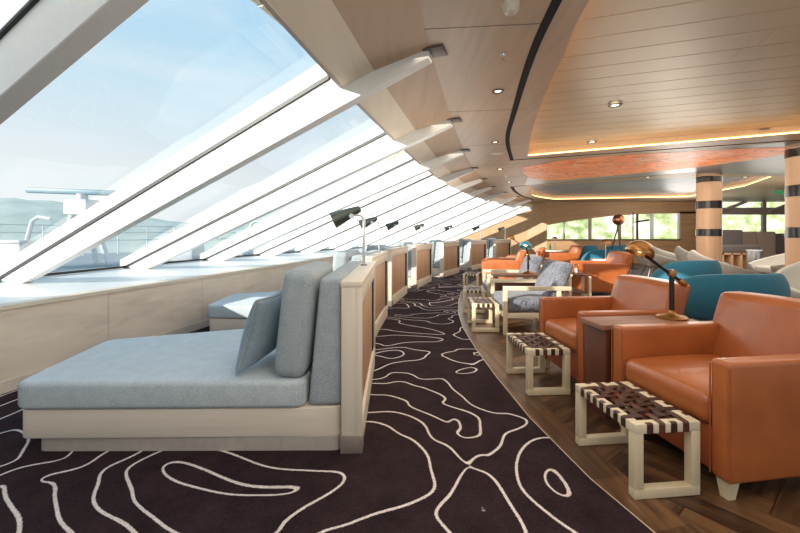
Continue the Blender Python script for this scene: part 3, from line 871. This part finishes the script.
# desk lamps
def make_desk_lamp(name, label, loc, rz, shade, arm, s=1.0, group=None):
    t = thing(name, label, 'lamp', loc, rz, group)
    bm = BM(); add_lathe(bm, [(0, 0), (.1 * s, 0), (.1 * s, .012), (.085 * s, .022), (.04 * s, .03), (.022 * s, .045), (.016, .06), (0, .06)], 30); obj('base', bm, 'brass', t)
    bm = BM(); add_tube(bm, [(0, 0, .05), (0, 0, .315 * s)], .017 * s, 12); obj('pole', bm, arm, t)
    bm = BM(); add_lathe(bm, [(0, -.022), (.026, -.018), (.03, 0), (.026, .018), (0, .022)], 16, xf((0, 0, .325 * s), (PI / 2, 0, 0))); obj('pivot', bm, 'brass', t)
    bm = BM(); add_tube(bm, [(.05 * s, 0, .28 * s), (-.20 * s, 0, .455 * s)], .012 * s, 10); obj('arm', bm, arm, t)
    bm = BM(); add_box(bm, (-.03, -.022, -.016), (.035, .022, .016), .004, xf((.075 * s, 0, .26 * s), (0, R(38), 0))); obj('counterweight', bm, 'brass', t)
    mt = xf((-.245 * s, 0, .475 * s), (0, R(24), 0))
    bm = BM(); r = .094 * s
    prof = [(0, r * .95)] + [(r * math.sin(k * PI / 16), r * .95 * math.cos(k * PI / 16)) for k in range(1, 9)] + [(r * .97, -.012 * s), (r * .93, 0)] + [(r * .93 * math.sin(k * PI / 16), r * .88 * math.cos(k * PI / 16)) for k in range(7, 0, -1)] + [(0, r * .88)]
    add_lathe(bm, prof, 28, mt); obj('lamp_shade', bm, shade, t)
    bm = BM(); add_lathe(bm, [(0, -.0), (.03 * s, .015), (.03 * s, .05 * s), (0, .07 * s)], 14, mt); obj('bulb', bm, 'bulbw', t)
    return t
lamp0 = make_desk_lamp('desk_lamp', 'brass-domed desk lamp with black arm on the nearest wooden table', (1.965, 2.785, .63), R(4), 'brass', 'black', 1.0, 'desk lamps')
make_desk_lamp('desk_lamp', 'teal-domed desk lamp on the table between the tweed chairs', (1.93, 5.8, .63), R(62), 'tealm', 'black', .88, 'desk lamps')
make_desk_lamp('desk_lamp', 'brass-domed desk lamp on the far wooden table beside the end of the daybeds', (2.98, 9.46, .63), R(-20), 'brass', 'brass', 1.0, 'desk lamps')

# ------------------------------------------------------------------ woven stools
def make_stool(label):
    t = thing('woven_stool', label, 'stool', (0, 0, 0), 0, 'woven leather footstools')
    W, L, H, b = .335, .50, .35, .045     # x, y
    for s in (-1, 1):
        y0, y1 = (s * L / 2, s * (L / 2 - b)); y0, y1 = min(y0, y1), max(y0, y1)
        bm = BM()
        add_box(bm, (-W / 2, y0, b - .001), (-W / 2 + b, y1, H - b + .001), .003); add_box(bm, (W / 2 - b, y0, b - .001), (W / 2, y1, H - b + .001), .003)
        add_box(bm, (-W / 2, y0, 0), (W / 2, y1, b), .003)
        obj('leg_frame', bm, 'stoolw', t)
    bm = BM()
    for s in (-1, 1):
        y0, y1 = sorted((s * L / 2, s * (L / 2 - b))); add_box(bm, (-W / 2, y0, H - b), (W / 2, y1, H), .003)
        x0, x1 = sorted((s * W / 2, s * (W / 2 - b))); add_box(bm, (x0, -L / 2 + b, H - b), (x1, L / 2 - b, H), .003)
    obj('seat_rail', bm, 'stoolx', t)
    bm = BM(); th = .0025
    nx, ny = 4, 7
    xs = [(-W / 2 + b * 1.0) + (W - 2 * b) * (k + .5) / nx for k in range(nx)]
    ys = [(-L / 2 + b * 1.1) + (L - 2.2 * b) * (k + .5) / ny for k in range(ny)]
    wx, wy = .031, .031
    def strip(path, w, axis):
        for (a, b_) in ((path[i], path[i + 1]) for i in range(len(path) - 1)):
            pass
        rows = []
        for i, (d, z) in enumerate(path):
            p0 = path[max(i - 1, 0)]; p1 = path[min(i + 1, len(path) - 1)]
            tx, tz = p1[0] - p0[0], p1[1] - p0[1]; l = math.hypot(tx, tz) or 1
            nx_, nz_ = -tz / l * th, tx / l * th
            rows.append([(d, z, -w / 2), (d, z, w / 2), (d + nx_, z + nz_, w / 2), (d + nx_, z + nz_, -w / 2)])
        return rows
    def lay(path, w, pos, axis):
        rows = strip(path, w, axis); vr = []
        for r in rows:
            vr.append([bm.verts.new((pos + q[2], q[0], q[1]) if axis == 'y' else (q[0], pos + q[2], q[1])) for q in r])
        for i in range(len(vr) - 1):
            for k in range(4): bm.faces.new((vr[i][k], vr[i][(k + 1) % 4], vr[i + 1][(k + 1) % 4], vr[i + 1][k]))
        bm.faces.new(vr[0]); bm.faces.new(list(reversed(vr[-1])))
    for i, x in enumerate(xs):
        e = L / 2
        path = [(-e, H - b), (-e, H - .004), (-e + .004, H)]
        for j, y in enumerate(ys):
            z = H - .004 + (.006 if (i + j) % 2 else -.006)
            path += [(y - .014, z), (y + .014, z)]
        path += [(e - .004, H), (e, H - .004), (e, H - b)]
        lay(path, wx, x, 'y')
    for j, y in enumerate(ys):
        e = W / 2
        path = [(-e, H - b), (-e, H - .004), (-e + .004, H)]
        for i, x in enumerate(xs):
            z = H - .004 + (-.006 if (i + j) % 2 else .006)
            path += [(x - .014, z), (x + .014, z)]
        path += [(e - .004, H), (e, H - .004), (e, H - b)]
        lay(path, wy, y, 'x')
    obj('woven_seat', bm, 'strap', t, smooth=False)
    return t
st0 = make_stool('woven brown strap footstool in the right foreground, nearest of all')
SZ = .0025
st0.location = (1.235, 2.06, SZ); st0.rotation_euler = (0, 0, R(6))
for x, y, r_, lab in ((1.13, 3.2, 3, 'woven strap footstool in front of the second leather armchair'),
                      (1.09, 5.08, -3, 'woven strap footstool in front of the nearer tweed chair'),
                      (1.19, 6.22, -10, 'woven strap footstool in front of the farther tweed chair'),
                      (1.60, 8.55, -18, 'small far woven strap footstool in front of the third leather armchair')):
    dup(st0, (x, y, SZ), R(r_), lab)

# ------------------------------------------------------------------ wood-framed tweed chairs
def make_frame_chair(label):
    t = thing('wood_frame_chair', label, 'armchair', (0, 0, 0), 0, 'tweed chairs with open wood frames')
    D, W, b, H = .82, .80, .05, .59
    for s in (-1, 1):
        y0, y1 = sorted((s * W / 2, s * (W / 2 - b)))
        bm = BM()
        add_box(bm, (-D / 2, y0, 0), (-D / 2 + b, y1, H - b), .004); obj('leg', bm, 'stoolw', t)
        bm = BM(); add_box(bm, (D / 2 - b - .12, y0, 0), (D / 2 - .12, y1, H - b), .004); obj('leg', bm, 'stoolw', t)
        bm = BM(); add_box(bm, (-D / 2, y0, H - b), (D / 2, y1, H), .004); obj('armrest', bm, 'stoolx', t)
        bm = BM(); add_box(bm, (-D / 2 + b, y0, .2), (D / 2 - b - .12, y1, .26), .004); obj('side_rail', bm, 'stoolx', t)
    bm = BM(); add_box(bm, (-D / 2 + .01, -W / 2 + b, .2), (-D / 2 + .05, W / 2 - b, .26), .004); add_box(bm, (D / 2 - .2, -W / 2 + b, .2), (D / 2 - .16, W / 2 - b, .26), .004)
    obj('cross_rail', bm, 'stoolx', t)
    def puff(v):
        if v.z > 0: v.z += .02 * (1 - (v.x / .37) ** 2) * (1 - (v.y / .35) ** 2)
        return v
    bm = BM(); add_rbox(bm, (.70, W - 2 * b - .02, .17), .05, (-.05, 0, .345), puff, 8, 4); obj('seat_cushion', bm, 'tweed', t)
    def lean(v):
        v.x += .38 * (v.z + .2)
        v.x *= 1
        return v
    bm = BM(); add_rbox(bm, (.18, W - 2 * b - .03, .46), .06, (.24, 0, .64), lean, 8, 4); obj('back_cushion', bm, 'tweed', t)
    bm = BM()
    for s in (-1, 1): add_tube(bm, [(.27, s * .25, .23), (.46, s * .25, .78)], .018, 8)
    add_tube(bm, [(.44, -.32, .72), (.44, .32, .72)], .016, 8); obj('back_frame', bm, 'stoolw', t)
    return t
fc0 = make_frame_chair('nearer tweed armchair with open pale wood frame, behind the second leather armchair')
fc0.location = (1.69, 5.09, 0); fc0.rotation_euler = (0, 0, R(-2))
dup(fc0, (1.84, 6.46, 0), R(-7), 'farther tweed armchair with open wood frame, behind the teal lamp')

# ------------------------------------------------------------------ tub chairs
def make_tub(name, label, cat, mat, wide=1.0, deep=1.0, hb=.85, ha=.52, bot=.33, flare=1.0, group=None, power=2.0, leg='chrome', barrel=False):
    """back towards +x, opening towards -x"""
    t = thing(name, label, cat, (0, 0, 0), 0, group)
    bm = BM(); n = 36; rows = 9; th = .07
    def shell(off):
        g = []
        for i in range(n + 1):
            ph = -R(140) + R(280) * i / n
            a = abs(ph) / R(140)
            top = ha + (hb - ha) * (1 - a ** power) if a < 1 else ha
            col_ = []
            for j in range(rows + 1):
                k = j / rows
                z = bot + (top - bot) * k
                rr = (.30 + .18 * math.sin(k * PI / 2) ** .8 if not barrel else .33 + .15 * math.sin(PI * (.08 + .7 * k))) * (1 + (flare - 1) * k) - off
                x = math.cos(ph) * rr * deep; y = math.sin(ph) * rr * wide
                if a > .75: x -= (a - .75) * .3
                col_.append((x, y, z))
            g.append(col_)
        return g
    A, B = shell(0), shell(th)
    VA = [[bm.verts.new(p) for p in r] for r in A]; VB = [[bm.verts.new(p) for p in r] for r in B]
    for i in range(n):
        for j in range(rows):
            bm.faces.new((VA[i][j], VA[i + 1][j], VA[i + 1][j + 1], VA[i][j + 1])); bm.faces.new((VB[i][j + 1], VB[i + 1][j + 1], VB[i + 1][j], VB[i][j]))
        bm.faces.new((VA[i][rows], VA[i + 1][rows], VB[i + 1][rows], VB[i][rows]))
        bm.faces.new((VA[i + 1][0], VA[i][0], VB[i][0], VB[i + 1][0]))
    for j in range(rows):
        bm.faces.new((VA[0][j], VA[0][j + 1], VB[0][j + 1], VB[0][j])); bm.faces.new((VA[n][j + 1], VA[n][j], VB[n][j], VB[n][j + 1]))
    o = obj('shell', bm, mat, t)
    sm = o.modifiers.new('soft', 'SUBSURF'); sm.levels = 1; sm.render_levels = 1
    bm = BM()
    add_rbox(bm, (.62 * deep, .60 * wide, .16), .06, (-.05, 0, .40), None, 4, 4); obj('seat_cushion', bm, mat, t)
    bm = BM(); add_lathe(bm, [(0, bot - .03), (.22, bot - .02), (.29, bot + .01), (.27, bot + .04), (0, bot + .04)], 28, Matrix.Diagonal((deep, wide, 1, 1))); obj('seat_pan', bm, mat, t)
    for sx in (-1, 1):
        for sy in (-1, 1):
            bm = BM(); add_tube(bm, [(sx * .14 * deep, sy * .16 * wide, bot), (sx * .25 * deep, sy * .3 * wide, 0)], .014, 8); obj('leg', bm, leg, t)
    return t
tb0 = make_tub('tub_chair', 'wide teal tub chair directly behind the nearest leather armchair', 'chair', 'teal', 1.22, 1.05, .85, .42, .36, 1.0, 'teal tub chairs', 3.6, barrel=True)
tb0.location = (3.46, 4.15, 0); tb0.rotation_euler = (0, 0, R(-80))
for x, y, r_, k_, lab in ((4.36, 5.9, -74, .84, 'teal tub chair behind the wide one, beside the brass lamp shade'),
                      (5.9, 12.4, -60, .85, 'far teal tub chair under the window, left of two'), (7.1, 12.6, -80, .85, 'far teal tub chair under the window, right of two'),
                      (5.15, 9.85, 20, .9, 'teal tub chair with pale sunlit inside beyond the striped leather armchair')):
    q = dup(tb0, (x, y, 0), R(r_), lab); q.scale = (k_, k_, .95 if k_ > .85 else 1)
gt0 = make_tub('tub_chair', 'light grey tub chair cut by the right edge of the photo', 'chair', 'lgrey', 1.0, 1.0, .94, .52, .32, 1.05, 'light grey tub chairs', .8)
gt0.location = (5.3, 4.75, 0); gt0.rotation_euler = (0, 0, R(60))
for x, y, r_, lab in ((6.03, 7.25, 172, 'light grey tub chair with its high back just in front of the far pillar'), (7.35, 9.45, 170, 'light grey tub chair whose back tip shows just left of the far pillar'),
                      (7.1, 10.75, 165, 'second light grey tub chair left of the far pillar, farther back'), (7.95, 11.5, 172, 'farthest light grey tub chair, leftmost below the back windows'), (8.6, 8.7, -8, 'light grey tub chair in front of the tall taupe booth')):
    dup(gt0, (x, y, 0), R(r_), lab)

# ------------------------------------------------------------------ seating and objects at the back right
t = thing('sofa', 'charcoal sofa with slatted wood base beside the far pillar', 'sofa', (9.62, 11.2, 0))
bm = BM(); add_rbox(bm, (1.1, .75, .22), .05, (0, 0, .78), None, 4, 3); obj('seat', bm, 'dgrey', t)
bm = BM(); add_rbox(bm, (.95, .2, .5), .05, (.1, .32, 1.08), None, 4, 3); obj('backrest', bm, 'dgrey', t)
bm = BM()
for k in range(5): add_box(bm, (-.55 + k * .26, -.36, .03), (-.49 + k * .26, .36, .68), .004)
add_box(bm, (-.56, -.36, 0), (.56, .36, .06), .004); add_box(bm, (-.56, -.36, .62), (.56, .36, .68), .004); obj('slatted_base', bm, 'pillar', t)
t = thing('high_back_booth', 'tall taupe booth seat of two upright panels below the right windows', 'booth', (11.05, 11.75, 0))
for k in (0, 1):
    bm = BM(); add_rbox(bm, (.56, .14, 1.2), .04, (-.3 + k * .58, .2, .68), None, 4, 3); obj('back_panel', bm, 'taupe', t)
bm = BM(); add_rbox(bm, (1.2, .6, .18), .05, (0, -.1, .40), None, 4, 3); obj('seat', bm, 'taupe', t)
bm = BM(); add_box(bm, (-.58, -.35, 0), (.58, .25, .32), .01); obj('base', bm, 'dkwood', t)
t = thing('drum_table', 'brushed metal drum table in front of the taupe booth', 'table', (9.2, 10.0, 0))
bm = BM(); add_lathe(bm, [(0, 0), (.16, 0), (.16, .78), (0, .78)], 30); obj('drum', bm, 'steel', t)
bm = BM(); add_lathe(bm, [(0, .78), (.165, .78), (.165, .80), (0, .80)], 30); obj('tabletop', bm, 'ceramic', t)
t = thing('high_back_booth', 'charcoal booth seat at the far right beyond the taupe booth', 'booth', (12.45, 12.6, 0), R(-20))
bm = BM(); add_rbox(bm, (.7, .14, 1.0), .04, (0, .3, .72), None, 4, 3); obj('back_panel', bm, 'dgrey', t)
bm = BM(); add_rbox(bm, (.7, .6, .2), .05, (0, 0, .42), None, 4, 3); obj('seat', bm, 'dgrey', t)
bm = BM(); add_box(bm, (-.33, -.28, 0), (.33, .33, .34), .01); obj('base', bm, 'dkwood', t)

# pedestal table with white edge behind the second armchair
# small dark wood tables with brass bits
def small_table(label, loc, rz):
    t = thing('occasional_table', label, 'table', loc, rz, 'small square wood tables')
    bm = BM(); add_box(bm, (-.2, -.2, .46), (.2, .2, .49), .004); obj('tabletop', bm, 'dkwood', t)
    for sx in (-1, 1):
        for sy in (-1, 1):
            bm = BM(); add_box(bm, (sx * .17 - .022, sy * .17 - .022, 0), (sx * .17 + .022, sy * .17 + .022, .461), .003); obj('leg', bm, 'stoolw', t)
    bm = BM(); add_box(bm, (-.16, -.16, .14), (.16, .16, .16), .003); obj('shelf', bm, 'dkwood', t)
    return t
small_table('small square wood table beside the striped sunlit armchair', (3.28, 7.15, 0), R(-6))
small_table('small square wood table left of the far sunlit armchair', (4.05, 11.0, 0), R(-15))
def lantern(label, loc):
    t = thing('candle_lantern', label, 'lantern', loc, 0, 'copper candle lanterns')
    bm = BM(); add_lathe(bm, [(0, 0), (.05, 0), (.05, .012), (0, .014)], 20); add_lathe(bm, [(0, .15), (.05, .15), (.03, .18), (0, .185)], 20); obj('cap', bm, 'copper', t)
    bm = BM(); add_lathe(bm, [(0, .012), (.025, .012), (.025, .1), (0, .1)], 16); obj('candle', bm, 'ceramic', t)
    bm = BM()
    for k in range(4): add_tube(bm, [(.045 * math.cos(k * PI / 2), .045 * math.sin(k * PI / 2), .01), (.045 * math.cos(k * PI / 2), .045 * math.sin(k * PI / 2), .152)], .004, 6)
    obj('cage', bm, 'copper', t)
lantern('copper candle lantern on the small table beside the striped armchair', (3.26, 7.12, .49))
# small brass dome table lamps in the second row
def dome(label, loc, h=.36):
    t = thing('dome_lamp', label, 'lamp', loc, 0, 'small brass dome lamps')
    bm = BM(); add_lathe(bm, [(0, 0), (.07, 0), (.06, .015), (.012, .025), (.01, h), (0, h)], 22); obj('base', bm, 'steel', t)
    bm = BM(); add_lathe(bm, [(0, h + .075)] + [(.1 * math.sin(k * PI / 14), h + .075 * math.cos(k * PI / 14)) for k in range(1, 8)] + [(.09, h + .0), (0, h + .05)], 24); obj('lamp_shade', bm, 'brass', t)
t = thing('round_table', 'small round white table between the second row armchairs', 'table', (4.75, 8.95, 0))
bm = BM(); add_lathe(bm, [(0, .6), (.3, .6), (.3, .63), (0, .63)], 32); obj('tabletop', bm, 'ceramic', t)
bm = BM(); add_lathe(bm, [(0, .0), (.18, 0), (.17, .02), (.03, .03), (.03, .601), (0, .601)], 20); obj('pedestal', bm, 'steel', t)
dome('small brass dome lamp on the round white table behind the striped armchair', (4.78, 8.95, .63), .36)
t = thing('round_table', 'far small round white table under the windows left of the teal chairs', 'table', (5.35, 13.3, 0))
bm = BM(); add_lathe(bm, [(0, .6), (.3, .6), (.3, .63), (0, .63)], 32); obj('tabletop', bm, 'ceramic', t)
bm = BM(); add_lathe(bm, [(0, .0), (.18, 0), (.17, .02), (.03, .03), (.03, .601), (0, .601)], 20); obj('pedestal', bm, 'steel', t)
dome('far small brass dome lamp on the round table under the windows', (5.35, 13.3, .63), .40)
bm = BM(); add_lathe(bm, [(0, 0), (.035, 0), (.035, .14), (.014, .19), (.014, .24), (0, .24)], 16)
tag(obj('bottle', bm, 'bottle', loc=(5.17, 13.25, .63)), 'green glass bottle on the far round table under the windows', 'bottle')
# tripod lamp with copper globe spot
t = thing('tripod_lamp', 'floor lamp with round copper spotlight on a black tripod before the windows', 'lamp', (6.05, 10.7, 0))
for k in range(3):
    a = 2 * PI * k / 3 + .5
    bm = BM(); add_tube(bm, [(0, 0, 1.38), (.34 * math.cos(a), .34 * math.sin(a), 0)], .016, 8); obj('leg', bm, 'black', t)
bm = BM(); add_tube(bm, [(0, 0, 1.3), (0, 0, 1.5)], .02, 8); obj('neck', bm, 'black', t)
bm = BM(); add_lathe(bm, [(0, -.13), (.05, -.13), (.11, -.09), (.15, 0), (.15, .08), (.14, .08), (.13, 0), (0, -.05)], 26, xf((0, 0, 1.6), (R(-80), 0, R(-60)))); obj('lamp_shade', bm, 'copper', t)
bm = BM(); add_lathe(bm, [(0, .05), (.14, .05), (.14, .06), (0, .06)], 26, xf((0, 0, 1.6), (R(-80), 0, R(-60)))); obj('lens', bm, 'ceramic', t)
t = thing('post_lamp', 'slim dark standing lamp with angled arm before the back windows', 'lamp', (8.05, 13.3, 0))
bm = BM(); add_lathe(bm, [(0, 0), (.16, 0), (.15, .025), (0, .03)], 24); obj('base', bm, 'black', t)
bm = BM(); add_tube(bm, [(0, 0, .02), (0, 0, 1.95)], .018, 8); obj('pole', bm, 'dkwood', t)
bm = BM(); add_tube(bm, [(.1, 0, 1.62), (.55, 0, 1.68)], .03, 8); add_tube(bm, [(0, 0, 1.6), (.12, 0, 1.62)], .012, 8); obj('arm', bm, 'dkwood', t)

# ------------------------------------------------------------------ outside
bm = BM(); add_box(bm, (-900, -900, -18.2), (900, 900, -18), 0); struct('sea', bm, 'sea', smooth=False)
bm = BM(); add_prism(bm, [(f.x - .5, f.y + .3) for f in FEET] + [(-8, 19), (-14, 15), (-14.5, -3), (-6, -3)], .30, .40); struct('ground_deck', bm, 'deck', smooth=False)
def hill_strip(name, mat, r, a0, a1, base, hfun, n=80, cx=0, cy=0):
    bm = BM(); rows = []
    for i in range(n + 1):
        a = a0 + (a1 - a0) * i / n
        h = hfun(i / n)
        row = []
        for j in range(8):
            k = j / 7; rr = r * (1 + .55 * k); z = base + (h - base) * (math.sin(k * PI / 2) ** 1.2) + random.uniform(-.03, .03) * h * k
            row.append(bm.verts.new((cx + rr * math.sin(a), cy + rr * math.cos(a), z)))
        rows.append(row)
    for i in range(n):
        for j in range(7): bm.faces.new((rows[i][j], rows[i + 1][j], rows[i + 1][j + 1], rows[i][j + 1]))
    struct(name, bm, mat)
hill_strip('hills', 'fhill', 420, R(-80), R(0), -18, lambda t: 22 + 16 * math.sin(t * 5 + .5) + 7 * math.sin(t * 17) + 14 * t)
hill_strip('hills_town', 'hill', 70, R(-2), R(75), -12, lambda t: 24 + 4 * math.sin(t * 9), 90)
# radar mast on the outer deck
t = thing('radar_mast', 'white ship radar mast with long scanner bar outside the nearest window', 'radar', (-8.25, 10, .4))
bm = BM(); add_box(bm, (-1.5, -.07, 1.83), (1.7, .07, 1.97), .03, xf((0, 0, 0), (0, R(2), 0))); obj('scanner_bar', bm, 'radar', t)
bm = BM(); add_box(bm, (-.3, -.25, 1.3), (.3, .25, 1.7), .05); add_tube(bm, [(0, 0, 1.68), (0, 0, 1.85)], .12, 14); obj('turning_unit', bm, 'ship', t)
bm = BM(); add_tube(bm, [(-.7, 0, 0), (-.25, 0, 1.32)], .07, 10); add_tube(bm, [(.7, 0, 0), (.25, 0, 1.32)], .07, 10); add_tube(bm, [(0, .5, 0), (0, .1, 1.32)], .07, 10); add_tube(bm, [(-.5, 0, .6), (.5, 0, .6)], .04, 8); obj('mast_frame', bm, 'ship', t)
for k, (x, y, lab) in enumerate(((-8.9, 8.9, 'white deck locker outside at the left edge of the window'), (-6.2, 11.0, 'white deck equipment box outside the second window'))):
    t = thing('deck_locker', lab, 'locker', (x, y, .4))
    bm = BM(); add_box(bm, (-.45, -.35, .05), (.45, .35, .62), .05); obj('body', bm, 'ship', t)
    bm = BM(); add_box(bm, (-.48, -.38, .6), (.48, .38, .68), .03); obj('lid', bm, 'ship', t)
    bm = BM(); add_box(bm, (-.4, -.3, 0), (.4, .3, .06), .005); obj('foot', bm, 'grey', t)
def davit(x, y, lab):
    t = thing('deck_davit', lab, 'davit', (x, y, .4), 0, 'white davits on the outer deck')
    bm = BM(); add_tube(bm, [(-.2, 0, 0), (.0, 0, .6), (.15, 0, 1.15)], .05, 8); obj('post', bm, 'ship', t)
    bm = BM(); add_tube(bm, [(.15, 0, 1.15), (.3, 0, 1.25), (.62, 0, 1.2)], .045, 8); obj('arm', bm, 'ship', t)
    bm = BM(); add_box(bm, (-.32, -.2, 0), (-.05, .2, .1), .01); obj('base', bm, 'ship', t)
davit(-9.6, 9.9, 'white davit post left of the radar mast')
davit(-6.1, 11.9, 'white davit post outside the second window')
davit(-5.4, 13.6, 'white davit post outside the third window')
t = thing('deck_railing', 'thin white railing along the outer deck edge', 'railing', (0, 0, .4))
pr = [(-14, 4), (-13.6, 8), (-12.5, 12), (-10.5, 16), (-8, 18.6)]
bm = BM()
for z in (.55, .85, 1.1): add_tube(bm, [(x, y, z) for x, y in pr], .02, 6)
obj('rail', bm, 'ship', t)
sp = smooth_curve(pr, 4)
for p in sp:
    bm = BM(); add_tube(bm, [(p.x, p.y, 0), (p.x, p.y, 1.12)], .025, 6); obj('post', bm, 'ship', t)

# ------------------------------------------------------------------ light
sun = bpy.data.lights.new('sun', 'SUN'); sun.energy = 8.0; sun.angle = R(.8); sun.color = (1, .95, .86)
so = bpy.data.objects.new('sun', sun); C.objects.link(so)
so.rotation_euler = Vector((.75, .50, -.275)).to_track_quat('-Z', 'Y').to_euler()
def area(x, y, z, sx, sy, power, c=(1, .9, .76)):  # invisible fill panels added under the ceiling to brighten the room
    l = bpy.data.lights.new('ceiling_fill', 'AREA'); l.shape = 'RECTANGLE'; l.size = sx; l.size_y = sy; l.energy = power; l.color = c
    o = bpy.data.objects.new('ceiling_fill', l); C.objects.link(o); o.location = (x, y, z)
area(2.4, 2.0, 2.45, 2.2, 2.6, 16)
area(5.0, 4.0, 2.45, 3, 3, 40)
area(4.2, 8.0, 2.45, 4, 3, 45)
area(8.5, 8.5, 2.45, 4, 4, 80)
area(.6, 4.0, 2.45, 1.0, 4, 20)
area(.0, 1.0, 2.45, 1.2, 1.6, 30)
def lamp(x, y, z, power, c=(1, .95, .87), r=.7):  # soft fill points added in mid-air, no fitting belongs to them
    l = bpy.data.lights.new('fill_point', 'POINT'); l.shadow_soft_size = r; l.energy = power; l.color = c
    o = bpy.data.objects.new('fill_point', l); C.objects.link(o); o.location = (x, y, z)
lamp(.55, .6, 1.5, 26); lamp(.3, 4.2, 1.55, 26); lamp(3.0, 1.0, 1.6, 12); lamp(3.2, 5.2, 1.6, 36)
lamp(1.2, 8.2, 1.6, 34); lamp(5.4, 7.2, 1.65, 40); lamp(7.8, 10.6, 1.45, 45); lamp(4.2, 13.0, 1.6, 34); lamp(10.0, 13.4, 1.9, 80); lamp(9.0, 9.0, 1.5, 36)

w = bpy.data.worlds.new('World'); bpy.context.scene.world = w; w.use_nodes = True
nt = w.node_tree; nt.nodes.clear()
tc = nt.nodes.new('ShaderNodeTexCoord'); sep = nt.nodes.new('ShaderNodeSeparateXYZ')
nt.links.new(tc.outputs['Generated'], sep.inputs[0])
rp = nt.nodes.new('ShaderNodeValToRGB'); e = rp.color_ramp.elements
e[0].position = 0.0; e[0].color = col(240, 244, 245)
e[1].position = .12; e[1].color = col(236, 243, 246)
for p, c in ((.32, col(204, 230, 244)), (.55, col(158, 208, 240)), (1., col(112, 178, 228))):
    q = e.new(p); q.color = c
nt.links.new(sep.outputs['Z'], rp.inputs[0])
nz = nt.nodes.new('ShaderNodeTexNoise'); nz.inputs['Scale'].default_value = 2.2; nz.inputs['Detail'].default_value = 5; nz.inputs['Distortion'].default_value = .6
mp = nt.nodes.new('ShaderNodeMapping'); mp.inputs['Scale'].default_value = (1, 1, 3.5)
nt.links.new(tc.outputs['Generated'], mp.inputs[0]); nt.links.new(mp.outputs[0], nz.inputs['Vector'])
cr_ = nt.nodes.new('ShaderNodeValToRGB'); cr_.color_ramp.elements[0].position = .46; cr_.color_ramp.elements[1].position = .72; cr_.color_ramp.elements[1].color = (.55, .55, .55, 1)
nt.links.new(nz.outputs['Fac'], cr_.inputs[0])
mx = nt.nodes.new('ShaderNodeMix'); mx.data_type = 'RGBA'; mx.inputs[7].default_value = col(240, 246, 250)
nt.links.new(cr_.outputs[0], mx.inputs[0]); nt.links.new(rp.outputs[0], mx.inputs[6])
bg = nt.nodes.new('ShaderNodeBackground'); bg.inputs[1].default_value = 1.08
nt.links.new(mx.outputs[2], bg.inputs[0])
ow = nt.nodes.new('ShaderNodeOutputWorld'); nt.links.new(bg.outputs[0], ow.inputs[0])

# ------------------------------------------------------------------ camera
cam = bpy.data.cameras.new('camera'); cam.sensor_width = 36; cam.lens = 385 / 800 * 36; cam.shift_y = -34 / 800; cam.clip_end = 3000; cam.clip_start = .05
co = bpy.data.objects.new('camera', cam); C.objects.link(co); co.location = (0, 0, 1.25); co.rotation_euler = (PI / 2, 0, 0)
sc = bpy.context.scene; sc.camera = co
sc.view_settings.view_transform = 'Standard'; sc.view_settings.look = 'None'; sc.view_settings.exposure = 0.0
sc.cycles.use_denoising = True
sc.cycles.max_bounces = 8; sc.cycles.transparent_max_bounces = 16
sc.cycles.sample_clamp_indirect = 6
